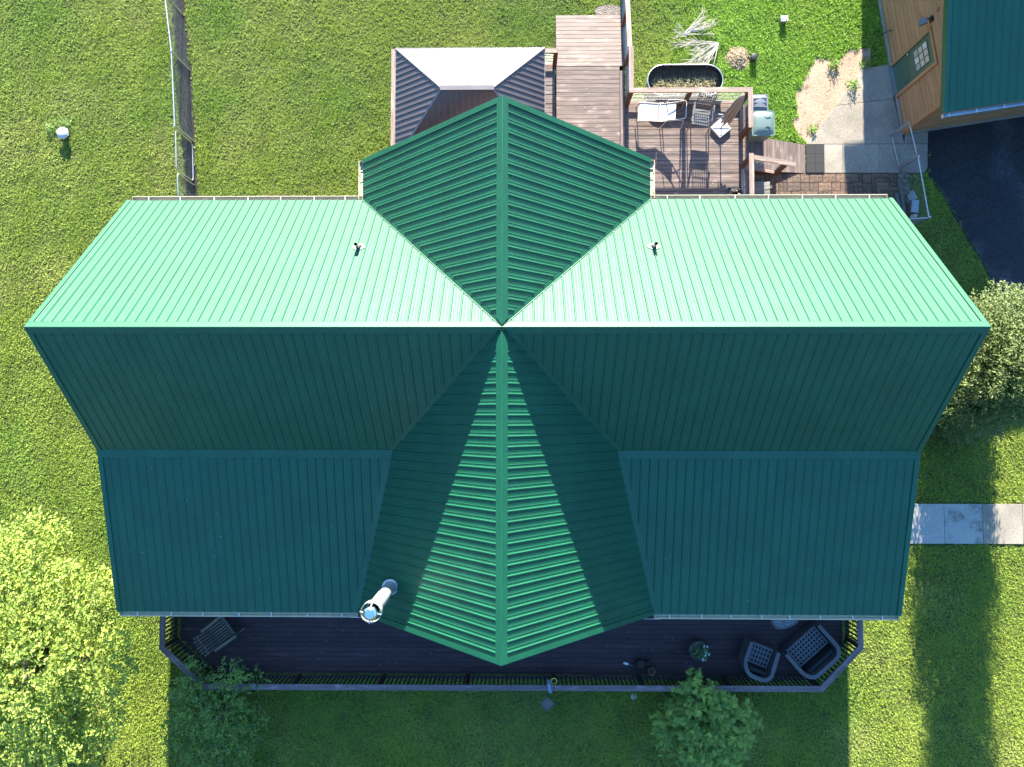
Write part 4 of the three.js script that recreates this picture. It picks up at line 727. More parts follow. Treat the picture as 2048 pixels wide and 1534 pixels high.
{ // crumpled dark sheet with a pale cloth, near the eave
  const o = thing('crumpled_tarp', 'crumpled black tarp with white cloth at deck corner', 'tarp', 6.55, 0.31, -6.72);
  const crump = (rx, rz, h, s, mat, name, dx, dz) => { const n = 14, pos = [], idx = []; for (let j = 0; j <= n; j++) for (let i = 0; i <= n; i++) { const u = i / n * 2 - 1, v = j / n * 2 - 1, e = Math.max(0, 1 - (u * u + v * v) * 0.8); pos.push(dx + u * rx, 0.006 + h * e * (0.3 + 1.1 * vnoise(i * 0.7, j * 0.7, 0, 0, s)), dz + v * rz); } for (let j = 0; j < n; j++) for (let i = 0; i < n; i++) { const a = j * (n + 1) + i; idx.push(a, a + n + 1, a + 1, a + 1, a + n + 1, a + n + 2); } const g = new THREE.BufferGeometry(); g.setAttribute('position', new THREE.Float32BufferAttribute(pos, 3)); g.setIndex(idx); g.computeVertexNormals(); const m = new THREE.Mesh(g.toNonIndexed(), mat); m.geometry.computeVertexNormals(); m.name = name; m.castShadow = m.receiveShadow = true; o.add(m); };
  crump(0.22, 0.26, 0.3, 3, M.black, 'black_sheet', 0, 0); crump(0.05, 0.14, 0.34, 9, M.white, 'white_cloth', 0.02, 0.08);
}
// ---- beside the driveway fence
{
  const spots = [[11.8, -7.42, 0.11], [11.95, -7.4, 0.1], [11.88, -7.23, 0.1], [11.8, -7.04, 0.1], [11.93, -7.05, 0.12], [11.84, -6.87, 0.09], [11.98, -6.9, 0.09], [11.98, -6.62, 0.09]];
  const names = ['at the concrete corner', 'beside the first one along the fence', 'third down the fence line', 'left of a pair halfway down the fence', 'right of a pair halfway down the fence', 'left and just above the striped mat', 'right and just above the striped mat', 'between striped mat and grey box'];
  spots.forEach(([x, z, r], k) => { const g = new THREE.IcosahedronGeometry(r, 2), a = g.attributes.position; for (let i = 0; i < a.count; i++) { const p = V(a.getX(i), a.getY(i), a.getZ(i)), n = 0.72 + 0.5 * vnoise(p.x * 14 + k * 7, p.z * 14 + p.y * 9, 0, 0, k); a.setXYZ(i, p.x * n, p.y * n * 0.75, p.z * n * 1.1); } g.computeVertexNormals(); const m = tag(mesh('rock', g, M.rock[k % 3]), 'pale rock ' + names[k], 'rock', 'rocks along the driveway fence'); m.position.set(x, r * 0.45, z); m.rotation.y = k; });
  const s = thing('striped_mat', 'small black and white striped mat among the rocks', 'mat', 12.1, 0.02, -6.78, 0.5);
  for (let i = 0; i < 11; i++) new Geo().box(-0.13 + i * 0.026, 0.02 + i * 0.0006, 0, 0.024, 0.012, 0.28).build('stripe', i % 2 ? M.white : M.black, s);
  const b = thing('utility_box', 'grey lidded box beside rocks near fence corner', 'box', 12.08, 0, -6.4, -0.1);
  new Geo().box(0, 0.12, 0, 0.19, 0.22, 0.36).build('body', M.greyFrame, b); new Geo().box(0, 0.245, 0, 0.21, 0.03, 0.38).build('lid', phys([0.3, 0.33, 0.37], { roughness: 0.5 }), b);
  const q = thing('white_jug', 'small white jug beside the grey box', 'jug', 12.1, 0, -6.12, 0.4); new Geo().lathe([[0.07, 0], [0.08, 0.02], [0.08, 0.16], [0.03, 0.21], [0.03, 0.24], [0, 0.24]], 14).build('body', M.white, q); new Geo().tube([V(0.07, 0.06, 0), V(0.11, 0.1, 0), V(0.09, 0.17, 0), V(0.04, 0.2, 0)], 0.01, 6).build('handle', M.white, q);
  [[11.7, -7.3, 11.83, -6.2, 'upper'], [11.6, -6.85, 11.76, -5.9, 'lower']].forEach(([x0, z0, x1, z1, w]) => tag(new Geo().bar(V(x0, 0.07, z0), V(x1, 0.07, z1), 0.1, 0.1).build('landscape_timber', M.log[2]), w + ' weathered landscape timber edging the pavers', 'timber', 'timbers edging the pavers'));
}
// downspout elbow and planting strip at the left eave
struct(sheet('mulch_bed', [[-8.25, -6.93], [-6, -6.82], [-4.9, -6.75], [-4.6, -5.3], [-8.3, -5.3]], 0.02, std([0.24, 0.14, 0.1], { map: soilMap, bumpMap: gritBump, bumpScale: 0.04, roughness: 1 }), 0.05), 'strip of reddish mulch under the left eave', 'mulch bed');
struct(sheet('fence_strip', [[-10.95, -14.2], [-11.4, -14.2], [-11.12, -12.2], [-10.92, -10.4], [-10.72, -8.0], [-10.66, -5.4], [-10.1, -5.4], [-10.3, -8.5], [-10.48, -10.8], [-10.7, -12.6]], 0.012, std([0.042, 0.038, 0.03], { map: soilMap, bumpMap: gritBump, bumpScale: 0.03, roughness: 1 }), 0.04), 'dark bare soil strip under the left fence', 'soil');

// ---------------------------------------------------------------- things on the porch deck (surface 0.55)
function uChair(name, label, x, z, turn, W, D, seats) {
  const o = thing(name, label, seats > 1 ? 'loveseat' : 'chair', x, 0.55, z, turn), r = 0.3, t = 0.11, AH = 0.62;
  // centre line of arms and back, open towards -z
  const path = []; path.push([-W / 2, -D / 2 + 0.02]); path.push([-W / 2 - 0.01, D / 2 - r]); for (let i = 1; i <= 6; i++) { const a = Math.PI - (i / 6) * (Math.PI / 2); path.push([-W / 2 + r + Math.cos(a) * r, D / 2 - r + Math.sin(a) * r]); } for (let i = 0; i <= 6; i++) { const a = Math.PI / 2 - (i / 6) * (Math.PI / 2); path.push([W / 2 - r + Math.cos(a) * r, D / 2 - r + Math.sin(a) * r]); } path.push([W / 2, -D / 2 + 0.02]);
  const hgt = (px, pz) => AH + 0.2 * THREE.MathUtils.smoothstep(pz, -D * 0.1, D / 2);
  const top = new Geo(), wall = new Geo();
  const nrm = path.map((p, i) => { const a = path[Math.max(0, i - 1)], b = path[Math.min(path.length - 1, i + 1)], dx = b[0] - a[0], dz = b[1] - a[1], l = Math.hypot(dx, dz); return [dz / l, -dx / l]; });
  for (let i = 0; i < path.length - 1; i++) {
    const P = (k, off, y) => V(path[k][0] + nrm[k][0] * off, y, path[k][1] + nrm[k][1] * off), h0 = hgt(...path[i]), h1 = hgt(...path[i + 1]);
    top.prism([P(i, -t / 2, h0), P(i, t / 2, h0), P(i + 1, t / 2, h1), P(i + 1, -t / 2, h1)], V(0, -0.05, 0));
    wall.prism([P(i, -t / 2 + 0.02, h0 - 0.05), P(i, t / 2 - 0.02, h0 - 0.05), P(i + 1, t / 2 - 0.02, h1 - 0.05), P(i + 1, -t / 2 + 0.02, h1 - 0.05)], V(0, -h0 + 0.08, 0));
  }
  top.build('arm_top', M.wicker, o); wall.build('side_panel', M.wicker, o);
  new Geo().box(0, 0.2, -D / 2 + 0.05, W - 0.1, 0.34, 0.05).build('front_panel', M.wicker, o);
  new Geo().box(0, 0.28, 0.02, W - 0.12, 0.05, D - 0.14).build('seat_pan', M.cushion, o);
  const bw = 0.05, n = Math.round((W - 0.16) / 0.1), m = Math.round((D * 0.62) / 0.1);
  for (let i = 0; i < n; i++) new Geo().box(-W / 2 + 0.11 + i * ((W - 0.22) / (n - 1)), 0.4 + (i % 2) * 0.002, -D * 0.13, bw, 0.006, D * 0.62).build('seat_strap', M.wickerSeat, o);
  for (let j = 0; j < m; j++) new Geo().box(0, 0.408 + (j % 2) * 0.002, -D * 0.13 - D * 0.3 + j * ((D * 0.6) / (m - 1)), W - 0.16, 0.006, bw).build('seat_strap', M.wickerSeat, o);
  new Geo().box(0, 0.5, D / 2 - 0.16, W - 0.3, 0.32, 0.1).build('back_cushion', M.cushion, o);
  for (const s of [-1, 1]) new Geo().box(s * (W / 2 - 0.05), 0.04, -D / 2 + 0.08, 0.05, 0.08, 0.05).build('foot', M.wicker, o);
  return o;
}
uChair('wicker_chair', 'grey wicker armchair with woven seat on porch deck', 6.86, 7.1, -0.37, 0.82, 0.88, 1);
uChair('wicker_loveseat', 'grey wicker loveseat with woven seat at deck corner', 8.38, 6.83, 0.72, 1.25, 0.95, 2);
{
  const o = thing('side_table', 'oval side table with speckled stone top under the eave', 'table', 7.62, 0.55, 5.86, 0.35);
  const el = (rx, rz, y, n = 28) => { const p = []; for (let i = 0; i < n; i++) { const a = (i / n) * 6.2832; const q = 1 / Math.pow(Math.abs(Math.cos(a)) ** 2.8 + Math.abs(Math.sin(a)) ** 2.8, 1 / 2.8); p.push(V(Math.cos(a) * rx * q, y, Math.sin(a) * rz * q)); } return p; };
  new Geo().prism(el(0.36, 0.27, 0.52), V(0, -0.03, 0)).build('stone_top', M.granite, o); new Geo().prism(el(0.42, 0.33, 0.505), V(0, -0.05, 0)).build('rim', M.wicker, o);
  for (const [a, b] of [[-1, -1], [1, -1], [1, 1], [-1, 1]]) new Geo().box(a * 0.28, 0.24, b * 0.2, 0.05, 0.46, 0.05).build('leg', M.wicker, o);
  const st = thing('folding_stand', 'dark folded panel lying by deck rail under the eave', 'panel', 8.55, 0.55, 5.55, 0.1); new Geo().box(0, 0.55, 0, 0.75, 0.03, 0.16).build('panel', M.wicker, st); for (const s of [-1, 1]) new Geo().bar(V(s * 0.3, 0.54, 0), V(s * 0.3, 0, 0.1), 0.03, 0.03).build('leg', M.wicker, st);
}
{
  const o = thing('log_rocking_chair', 'rustic grey log rocking chair on the shaded deck', 'chair', -8.86, 0.55, 6.42, -0.93);
  const log = (name, a, b, r) => new Geo().tube([a, a.clone().lerp(b, 0.5).add(V(rr(-0.008, 0.008), rr(-0.006, 0.006), 0)), b], [r, r * 1.06, r * 0.95], 8).build(name, pick(M.log), o);
  for (let i = 0; i < 7; i++) { const x = -0.24 + i * 0.08; log('seat_slat', V(x, 0.4 + rr(-0.01, 0.01), -0.28 + rr(-0.03, 0.03)), V(x * 0.98, 0.37, 0.2), 0.026); log('back_slat', V(x * 0.98, 0.36, 0.2), V(x * 1.2, 0.98 - Math.abs(i - 3) * 0.03 + rr(-0.05, 0.05), 0.5), 0.025); }
  for (const s of [-1, 1]) { log('arm', V(s * 0.36, 0.62, -0.42), V(s * 0.34, 0.6, 0.34), 0.045); log('front_post', V(s * 0.33, 0.05, -0.28), V(s * 0.34, 0.6, -0.28), 0.04); log('rear_post', V(s * 0.31, 0.05, 0.22), V(s * 0.34, 0.62, 0.3), 0.04); new Geo().tube([V(s * 0.33, 0.1, -0.52), V(s * 0.33, 0.045, -0.25), V(s * 0.33, 0.03, 0.05), V(s * 0.33, 0.06, 0.4), V(s * 0.33, 0.13, 0.6)], 0.03, 8).build('rocker', pick(M.log), o); }
  log('cross_rail', V(-0.34, 0.36, -0.28), V(0.34, 0.36, -0.28), 0.04); log('cross_rail', V(-0.34, 0.33, 0.2), V(0.34, 0.33, 0.2), 0.04); log('cross_rail', V(-0.32, 0.8, 0.42), V(0.32, 0.8, 0.42), 0.025);
}
{
  const o = thing('wooden_planter', 'round wooden tub of white flowers on the porch deck', 'planter', 5.16, 0.55, 6.9);
  for (let i = 0; i < 18; i++) { const a = (i / 18) * 6.2832; new Geo().bar(V(Math.cos(a) * 0.2, 0, Math.sin(a) * 0.2), V(Math.cos(a) * 0.25, 0.34, Math.sin(a) * 0.25), 0.082, 0.02, V(Math.cos(a), 0, Math.sin(a))).build('stave', M.log[i % 3], o); }
  new Geo().lathe([[0, 0.28], [0.235, 0.28]], 20).build('potting_soil', std([0.12, 0.08, 0.06], { roughness: 1, side: THREE.DoubleSide }), o);
}
function pot(name, label, x, z, r, h, mat, base = 0.55) { const o = thing(name, label, 'pot', x, base, z); new Geo().lathe([[0, 0.005], [r * 0.72, 0.005], [r * 0.95, h * 0.8], [r * 1.06, h * 0.8], [r * 1.08, h], [r * 0.94, h], [r * 0.85, h * 0.6]], 20).build('pot_wall', mat, o); new Geo().lathe([[0, h * 0.7], [r * 0.88, h * 0.7]], 18).build('potting_soil', std([0.05, 0.035, 0.03], { roughness: 1, side: THREE.DoubleSide }), o); return o; }
pot('flower_pot', 'black flower pot behind the terracotta pot on deck', 3.5, 7.36, 0.15, 0.26, M.black);
pot('flower_pot', 'small terracotta flower pot near the deck rail', 3.82, 7.56, 0.105, 0.2, M.terracotta);
pot('flower_pot', 'plain brown pot behind the black pot on deck', 3.72, 7.34, 0.09, 0.2, M.postS);
{
  const o = thing('garden_trowel', 'white bladed garden trowel lying beside black pot', 'trowel', 3.14, 0.565, 7.4, -0.25);
  new Geo().prism([V(-0.13, 0.02, -0.03), V(-0.13, 0.02, 0.03), V(0, 0.02, 0.035), V(0.04, 0.02, 0), V(0, 0.02, -0.035)], V(0, -0.01, 0)).build('blade', M.white, o); new Geo().tube([V(0.02, 0.015, 0), V(0.2, 0.018, 0)], 0.013, 8).build('handle', M.greyFrame, o);
  const p = thing('hanging_pot', 'small yellow rimmed pot hung inside the rail', 'pot', 0.92, 1.2, 7.63); new Geo().lathe([[0, 0], [0.055, 0], [0.075, 0.14], [0.09, 0.14], [0.095, 0.155], [0.09, 0.17], [0.07, 0.165], [0.062, 0.1], [0, 0.1]], 22).build('pot_wall', M.yellow, p); new Geo().lathe([[0, 0.135], [0.067, 0.135]], 16).build('potting_soil', M.rubber, p); new Geo().bar(V(0, 0.1, 0.07), V(0, 0.3, 0.1), 0.02, 0.006).bar(V(0, 0.3, 0.1), V(0, 0.3, 0.22), 0.02, 0.006).build('hook', M.black, p);
  const f = thing('bird_feeder', 'square tray bird feeder on a rail arm', 'feeder', 0.74, 1.28, 8.3, 0.78);
  for (let i = 0; i < 6; i++) new Geo().box(-0.115 + i * 0.046, 0, 0, 0.043, 0.014, 0.27).build('tray_slat', M.log[i % 3], f); for (let k = 0; k < 4; k++) new Geo().box(0, 0.015, 0.145, 0.3, 0.05, 0.014, new THREE.Matrix4().makeRotationY(k * Math.PI / 2)).build('tray_rim', std([0.28, 0.2, 0.17], { map: woodMap }), f);
  new Geo().tube([V(0.12, -0.02, -0.12), V(0.3, -0.02, -0.38)], 0.012, 6).build('arm', M.black, f);
  const c = thing('blue_cloth', 'blue cloth draped over the deck rail cap', 'cloth'); const g = new Geo(); const pr = [[7.58, 1.36], [7.66, 1.468], [7.8, 1.475], [7.86, 1.46], [7.95, 1.38], [8.02, 1.2]]; for (let i = 0; i < pr.length - 1; i++) g.prism([V(0.72 + i * 0.015, pr[i][1] + 0.01, pr[i][0]), V(0.8 + i * 0.015, pr[i][1] + 0.014, pr[i][0]), V(0.815 + i * 0.015, pr[i + 1][1] + 0.014, pr[i + 1][0]), V(0.735 + i * 0.015, pr[i + 1][1] + 0.01, pr[i + 1][0])], V(0, -0.008, 0)); g.build('cloth_fold', M.blueGrey, c);
  const s = thing('suet_feeder', 'small round wire feeder hanging outside the rail', 'feeder', 3.22, 1.15, 8.12); for (let i = 0; i < 3; i++) new Geo().add(new THREE.TorusGeometry(0.075 - i * 0.012, 0.008, 6, 20), new THREE.Matrix4().makeRotationX(Math.PI / 2).setPosition(0, i * 0.05, 0)).build('wire_ring', std([0.5, 0.48, 0.36]), s); new Geo().lathe([[0, 0.01], [0.05, 0.01], [0.05, 0.08], [0, 0.09]], 12).build('seed_cake', std([0.34, 0.28, 0.18]), s); new Geo().tube([V(0, 0.1, 0), V(0, 0.32, 0), V(-0.02, 0.36, -0.1), V(-0.05, 0.3, -0.32), V(-0.06, -0.2, -0.44)], 0.007, 6).build('hook', M.black, s);
  tag(new Geo().tube([V(9.66, 1.0, 6.66), V(10.2, 0.45, 7.05), V(10.7, 0.1, 7.35), V(11.0, 0.02, 7.5)], 0.008, 5).build('tie_out_cable', M.black), 'thin dark cable running from deck corner to the grass', 'cable');
}

{ // pale fallen petals and leaf bits scattered on the porch deck, its rail and the low roof
  const g = new THREE.BufferGeometry(); g.setAttribute('position', new THREE.Float32BufferAttribute([-0.5, 0, 0, 0, 0.25, 0.35, 0.5, 0, 0, -0.5, 0, 0, 0.5, 0, 0, 0, 0.2, -0.35], 3)); g.computeVertexNormals();
  const at = []; for (let i = 0; i < 150; i++) at.push([rr(-8.6, 8.3), 0.555, rr(5.35, 7.6)]); for (let i = 0; i < 70; i++) at.push([rr(-8.9, 8.3), 1.47, 7.785 + rr(-0.06, 0.05)]); for (let i = 0; i < 40; i++) { const z = rr(1.3, 5.1); at.push([rnd() < 0.5 ? rr(-10.4, -4.5) : rr(3.7, 9.6), 4.12 - (z - 0.93) * 0.2494 + 0.01, z]); } for (let i = 0; i < 60; i++) at.push([rr(1.2, 3), 0.378, rr(-10.6, -6.5)]); for (let i = 0; i < 60; i++) at.push([rr(3.4, 6.6), 0.318, rr(-9.4, -6.2)]);
  const im = new THREE.InstancedMesh(g, new THREE.MeshStandardMaterial({ color: col(0.5, 0.46, 0.38), roughness: 0.9, side: THREE.DoubleSide }), at.length), m = new THREE.Matrix4(), q = new THREE.Quaternion();
  at.forEach(([x, y, z], i) => { q.setFromEuler(new THREE.Euler(rr(-0.3, 0.3), rr(0, 6.28), rr(-0.3, 0.3))); const k = rr(0.012, 0.034); m.compose(V(x, y, z), q, V(k, k, k)); im.setMatrixAt(i, m); });
  im.name = 'fallen_petals'; im.castShadow = im.receiveShadow = true; im.userData = { kind: 'stuff', label: 'pale petals and leaf bits scattered on the decks', category: 'litter' }; scene.add(im);
}

// ---------------------------------------------------------------- trees and shrubs
function leafMesh(name, parent, lobes, o) {
  const p = [], n = [], c = [], vol = lobes.map((l) => l[3] ** 2.4), sum = vol.reduce((a, b) => a + b, 0);
  const put = (at, dir, nor, len, wid, cc) => { const s = V(0, 0, 0).crossVectors(dir, nor).normalize().multiplyScalar(wid / 2), a = at, b = at.clone().addScaledVector(dir, len * 0.45).add(s), d = at.clone().addScaledVector(dir, len * 0.45).sub(s), e = at.clone().addScaledVector(dir, len).addScaledVector(nor, -len * 0.18);
    for (const t of [[a, b, e], [a, e, d]]) { const nn = V(0, 0, 0).crossVectors(t[1].clone().sub(t[0]), t[2].clone().sub(t[0])).normalize(); for (const q of t) { p.push(q.x, q.y, q.z); n.push(nn.x, nn.y, nn.z); c.push(...cc); } } };
  lobes.forEach((l, li) => {
    const twigs = Math.round((o.twigs * vol[li]) / sum);
    for (let t = 0; t < twigs; t++) {                        // a twig carries a spray of leaves
      let d = V(rr(-1, 1), rr(-1, 1), rr(-1, 1)); while (d.lengthSq() > 1 || d.lengthSq() < 0.02) d = V(rr(-1, 1), rr(-1, 1), rr(-1, 1)); d.normalize();
      const R = l[3] * (0.35 + 0.65 * Math.pow(rnd(), 0.55)) * (0.8 + 0.4 * vnoise(d.x * 2.5 + li * 9, d.z * 2.5 + d.y * 2.5, 0, 0, li)), base = V(l[0] + d.x * R, l[1] + d.y * R * (o.flat ?? 0.8), l[2] + d.z * R);
      const ax = d.clone().add(V(rr(-0.6, 0.6), rr(-0.5, 0.7), rr(-0.6, 0.6))).normalize(), tone = rr(0, 1), m = o.leaves;
      for (let k = 0; k < m; k++) {
        const at = base.clone().addScaledVector(ax, (k / m) * o.spray).add(V(rr(-0.03, 0.03), rr(-0.03, 0.03), rr(-0.03, 0.03)));
        const dir = ax.clone().multiplyScalar(0.5).add(V(rr(-1, 1), rr(-0.7, 0.5), rr(-1, 1))).normalize(), up = V(rr(-0.6, 0.6), 1, rr(-0.6, 0.6)).normalize(), nor = up.sub(dir.clone().multiplyScalar(up.dot(dir))).normalize();
        const w = THREE.MathUtils.clamp(tone * 0.7 + rr(-0.1, 0.4), 0, 1), cc = [0, 1, 2].map((i) => THREE.MathUtils.lerp(o.dark[i], o.light[i], w)), L = o.leaf * (0.55 + 0.95 * rnd() ** 1.3);
        if (o.palm) { const sd = V(0, 0, 0).crossVectors(dir, nor); for (const f of [-1.25, -0.65, 0, 0.65, 1.25]) put(at, dir.clone().multiplyScalar(Math.cos(f)).addScaledVector(sd, Math.sin(f)).normalize(), nor, L * (1 - Math.abs(f) * 0.22), L * 0.24, cc); }
        else put(at, dir, nor, L, L * (o.wide ?? 0.5), cc);
      }
    }
  });
  const g = new THREE.BufferGeometry(); g.setAttribute('position', new THREE.Float32BufferAttribute(p, 3)); g.setAttribute('normal', new THREE.Float32BufferAttribute(n, 3)); g.setAttribute('color', new THREE.Float32BufferAttribute(c, 3));
  return mesh(name, g, o.mat ?? M.leaf, parent);
}
function tree(name, label, category, base, lobes, o) {
  const t = thing(name, label, category, base.x, 0, base.z), L = lobes.map(([x, y, z, r]) => [x - base.x, y, z - base.z, r]);
  const top = V(rr(-0.1, 0.1), o.fork, rr(-0.1, 0.1)), trunk = new Geo(); trunk.tube([V(0, -0.05, 0), V(0.02, o.fork * 0.3, 0.02), V(-0.02, o.fork * 0.7, 0), top], [o.r * 1.5, o.r, o.r * 0.9, o.r * 0.75], 9);
  trunk.build('trunk', M.bark, t);
  for (const [x, y, z, r] of L) {
    const g = new Geo(), e = V(x, y, z), m = top.clone().lerp(e, 0.5).add(V(rr(-0.15, 0.15), 0.12, rr(-0.15, 0.15))); g.tube([top.clone().setY(top.y * rr(0.75, 1)), m, e], [o.r * 0.5, o.r * 0.32, o.r * 0.16], 6);
    for (let k = 0; k < 5; k++) { const q = e.clone().lerp(m, rr(0, 0.5)), d = V(rr(-1, 1), rr(-0.2, 1), rr(-1, 1)).normalize(); g.tube([q, q.clone().addScaledVector(d, r * 0.45).add(V(0, 0.04, 0)), q.clone().addScaledVector(d, r * 0.85)], [o.r * 0.16, o.r * 0.1, o.r * 0.04], 5); }
    g.build('limb', M.bark, t);
  }
  leafMesh('crown', t, L, o); return t;
}
tree('shade_tree', 'big sunlit yellow green tree at the lower left', 'tree', V(-13.7, 0, 7.3), [[-13.4, 3.3, 4.7, 1.25], [-12.3, 3.0, 5.0, 1.05], [-11.65, 2.7, 5.0, 0.7], [-12.7, 3.8, 6.5, 1.35], [-11.5, 2.9, 6.6, 0.95], [-12.9, 3.3, 8.4, 1.4], [-11.7, 2.7, 8.0, 0.85], [-14.4, 3.6, 6.4, 1.5], [-14.7, 3.2, 8.6, 1.3], [-13.3, 2.6, 3.5, 0.75], [-12.5, 2.6, 9.6, 0.95], [-14.7, 3.0, 4.2, 1.1]],
  { fork: 1.7, r: 0.15, twigs: 6200, leaves: 9, leaf: 0.088, wide: 0.6, spray: 0.36, dark: [0.16, 0.25, 0.02], light: [0.38, 0.47, 0.05] });
tree('side_tree', 'olive green tree leaning past the right gable end', 'tree', V(13.3, 0, -1.3), [[13.1, 3.5, -2.3, 0.95], [12.9, 2.7, -1.3, 1.0], [12.75, 1.9, -0.4, 0.85], [13.1, 4.5, -1.6, 0.95], [13.3, 3.4, -0.7, 0.9], [13.3, 2.4, -2.5, 0.95], [12.6, 1.5, -0.95, 0.65], [13.1, 5.3, -1.5, 0.8], [13.4, 4.2, -2.1, 0.7], [12.9, 4.0, -1.0, 0.75], [13.5, 2.6, -1.5, 0.9], [12.8, 0.8, -0.5, 0.75], [13.5, 0.8, -0.45, 0.85], [13.3, 1.1, -1.7, 0.95], [13.6, 1.7, -1.0, 0.8], [13.1, 0.55, 0.0, 0.7], [13.7, 0.55, 0.0, 0.65], [12.6, 0.6, -0.1, 0.55]],
  { fork: 1.2, r: 0.11, twigs: 9500, leaves: 9, leaf: 0.085, wide: 0.42, spray: 0.36, dark: [0.07, 0.12, 0.018], light: [0.2, 0.27, 0.045] });
tree('small_tree', 'thin dark green shrub growing through left deck rail', 'shrub', V(-8.95, 0, 8.9), [[-9.2, 1.5, 8.3, 0.75], [-8.4, 1.7, 8.55, 0.65], [-9.6, 1.2, 9.2, 0.75], [-8.5, 1.2, 9.7, 0.75], [-8.2, 1.8, 7.45, 0.42], [-9.35, 1.7, 7.35, 0.35], [-7.9, 1.2, 9.0, 0.5], [-9.6, 1.1, 8.2, 0.5], [-7.6, 1.7, 7.5, 0.25]],
  { fork: 0.7, r: 0.06, twigs: 1000, leaves: 7, leaf: 0.1, wide: 0.42, spray: 0.26, dark: [0.06, 0.13, 0.018], light: [0.22, 0.36, 0.03] });
tree('leafy_shrub', 'bushy green shrub against the front deck rail', 'shrub', V(5.25, 0, 8.8), [[5.1, 1.5, 8.55, 0.75], [4.5, 1.2, 8.8, 0.62], [5.9, 1.25, 8.9, 0.65], [5.2, 1.2, 9.4, 0.62], [5.75, 1.1, 9.4, 0.55], [4.85, 1.75, 7.75, 0.4], [4.5, 1.1, 9.3, 0.5], [6.2, 1.0, 8.8, 0.42], [5.5, 1.5, 8.15, 0.4]],
  { fork: 0.6, r: 0.06, twigs: 900, leaves: 6, leaf: 0.115, spray: 0.32, palm: true, dark: [0.1, 0.2, 0.026], light: [0.38, 0.52, 0.07] });
{ // flowers and leaves in the porch tub
  const tub = scene.children.find((o) => o.name === 'wooden_planter');
  leafMesh('foliage', tub, [[0.06, 0.42, 0.02, 0.17], [0.13, 0.36, 0.1, 0.13]], { twigs: 60, leaves: 5, leaf: 0.07, wide: 0.6, spray: 0.08, dark: [0.04, 0.1, 0.02], light: [0.1, 0.22, 0.05] });
  for (let i = 0; i < 24; i++) { const a = rr(-1.3, 1.5), q = rr(0.08, 0.24); new Geo().add(new THREE.IcosahedronGeometry(rr(0.013, 0.022), 1), X4(0.06 + Math.cos(a) * q, 0.5 + rr(-0.06, 0.06), Math.sin(a) * q)).build('blossom', M.flower, tub); }
}
function weed(x, z, r, label) { const t = thing('weed_clump', label, 'weed', x, 0, z); leafMesh('foliage', t, [[0, r * 0.5, 0, r]], { twigs: Math.round(90 * r / 0.2), leaves: 5, leaf: 0.07, wide: 0.4, spray: 0.1, dark: [0.1, 0.2, 0.02], light: [0.24, 0.4, 0.04] }); }
weed(10.32, -10.28, 0.12, 'bright weed clump at the slab edge on dirt'); weed(9.05, -8.9, 0.07, 'small weed clump near the mat end of dirt'); weed(9.75, -10.95, 0.12, 'weed clump at the top edge of the dirt');
weed(-14.9, -9.0, 0.1, 'weed left of the round vent cap'); weed(-14.45, -9.2, 0.11, 'weed above the round vent cap'); weed(10.75, -10.95, 0.1, 'weed clump beside the garage shade on dirt');


// ---------------------------------------------------------------- woodland round the plot on the sides away from the sun; the glossy roof mirrors it
{
  const p = [], n = [], c = []; 
  for (let i = 0; i < 1500; i++) { let d = V(rr(-1, 1), rr(-1, 1), rr(-1, 1)); while (d.lengthSq() > 1) d = V(rr(-1, 1), rr(-1, 1), rr(-1, 1)); const at = V(d.x * 3.4, 7.2 + d.y * 6, d.z * 3.4), a = V(rr(-1, 1), rr(-1, 1), rr(-1, 1)).normalize(), b = V(0, 0, 0).crossVectors(a, V(rr(-1, 1), 1, rr(-1, 1))).normalize(), s = rr(0.3, 0.6), q = [at.clone().addScaledVector(a, s), at.clone().addScaledVector(b, s * 0.6), at.clone().addScaledVector(a, -s), at.clone().addScaledVector(b, -s * 0.6)], k = V(0, 0, 0).crossVectors(a, b).normalize(), v = rr(0.7, 1.3); for (const j of [0, 1, 2, 0, 2, 3]) { p.push(q[j].x, q[j].y, q[j].z); n.push(k.x, k.y, k.z); c.push(0.055 * v, 0.1 * v, 0.022 * v); } }
  const tr = new Geo().tube([V(0, 0, 0), V(0.1, 4, 0), V(0, 9, 0.1)], [0.35, 0.25, 0.1], 6); for (let i = 0; i < tr.p.length; i += 3) { p.push(tr.p[i], tr.p[i + 1], tr.p[i + 2]); n.push(tr.n[i], tr.n[i + 1], tr.n[i + 2]); c.push(0.09, 0.07, 0.055); }
  const g = new THREE.BufferGeometry(); g.setAttribute('position', new THREE.Float32BufferAttribute(p, 3)); g.setAttribute('normal', new THREE.Float32BufferAttribute(n, 3)); g.setAttribute('color', new THREE.Float32BufferAttribute(c, 3));
  const spots = []; for (let k = 0; k < 3; k++) for (let a = -0.12; a <= Math.PI + 0.12; a += 0.085) spots.push([Math.cos(a) * (36 + k * 6 + rr(-2, 2)), 2 + Math.sin(a) * (29 + k * 6 + rr(-2, 2))]);
  const im = new THREE.InstancedMesh(g, new THREE.MeshStandardMaterial({ vertexColors: true, roughness: 0.9, side: THREE.DoubleSide }), spots.length), m = new THREE.Matrix4(), q = new THREE.Quaternion();
  spots.forEach(([x, z], i) => { const s = rr(0.62, 0.95); q.setFromAxisAngle(V(0, 1, 0), rr(0, 6.28)); m.compose(V(x, 0, z), q, V(s, s * rr(0.9, 1.25), s)); im.setMatrixAt(i, m); });
  im.name = 'woodland'; im.castShadow = im.receiveShadow = true; im.userData = { kind: 'stuff', label: 'dark green belt of trees around the plot', category: 'woodland' }; scene.add(im);
}
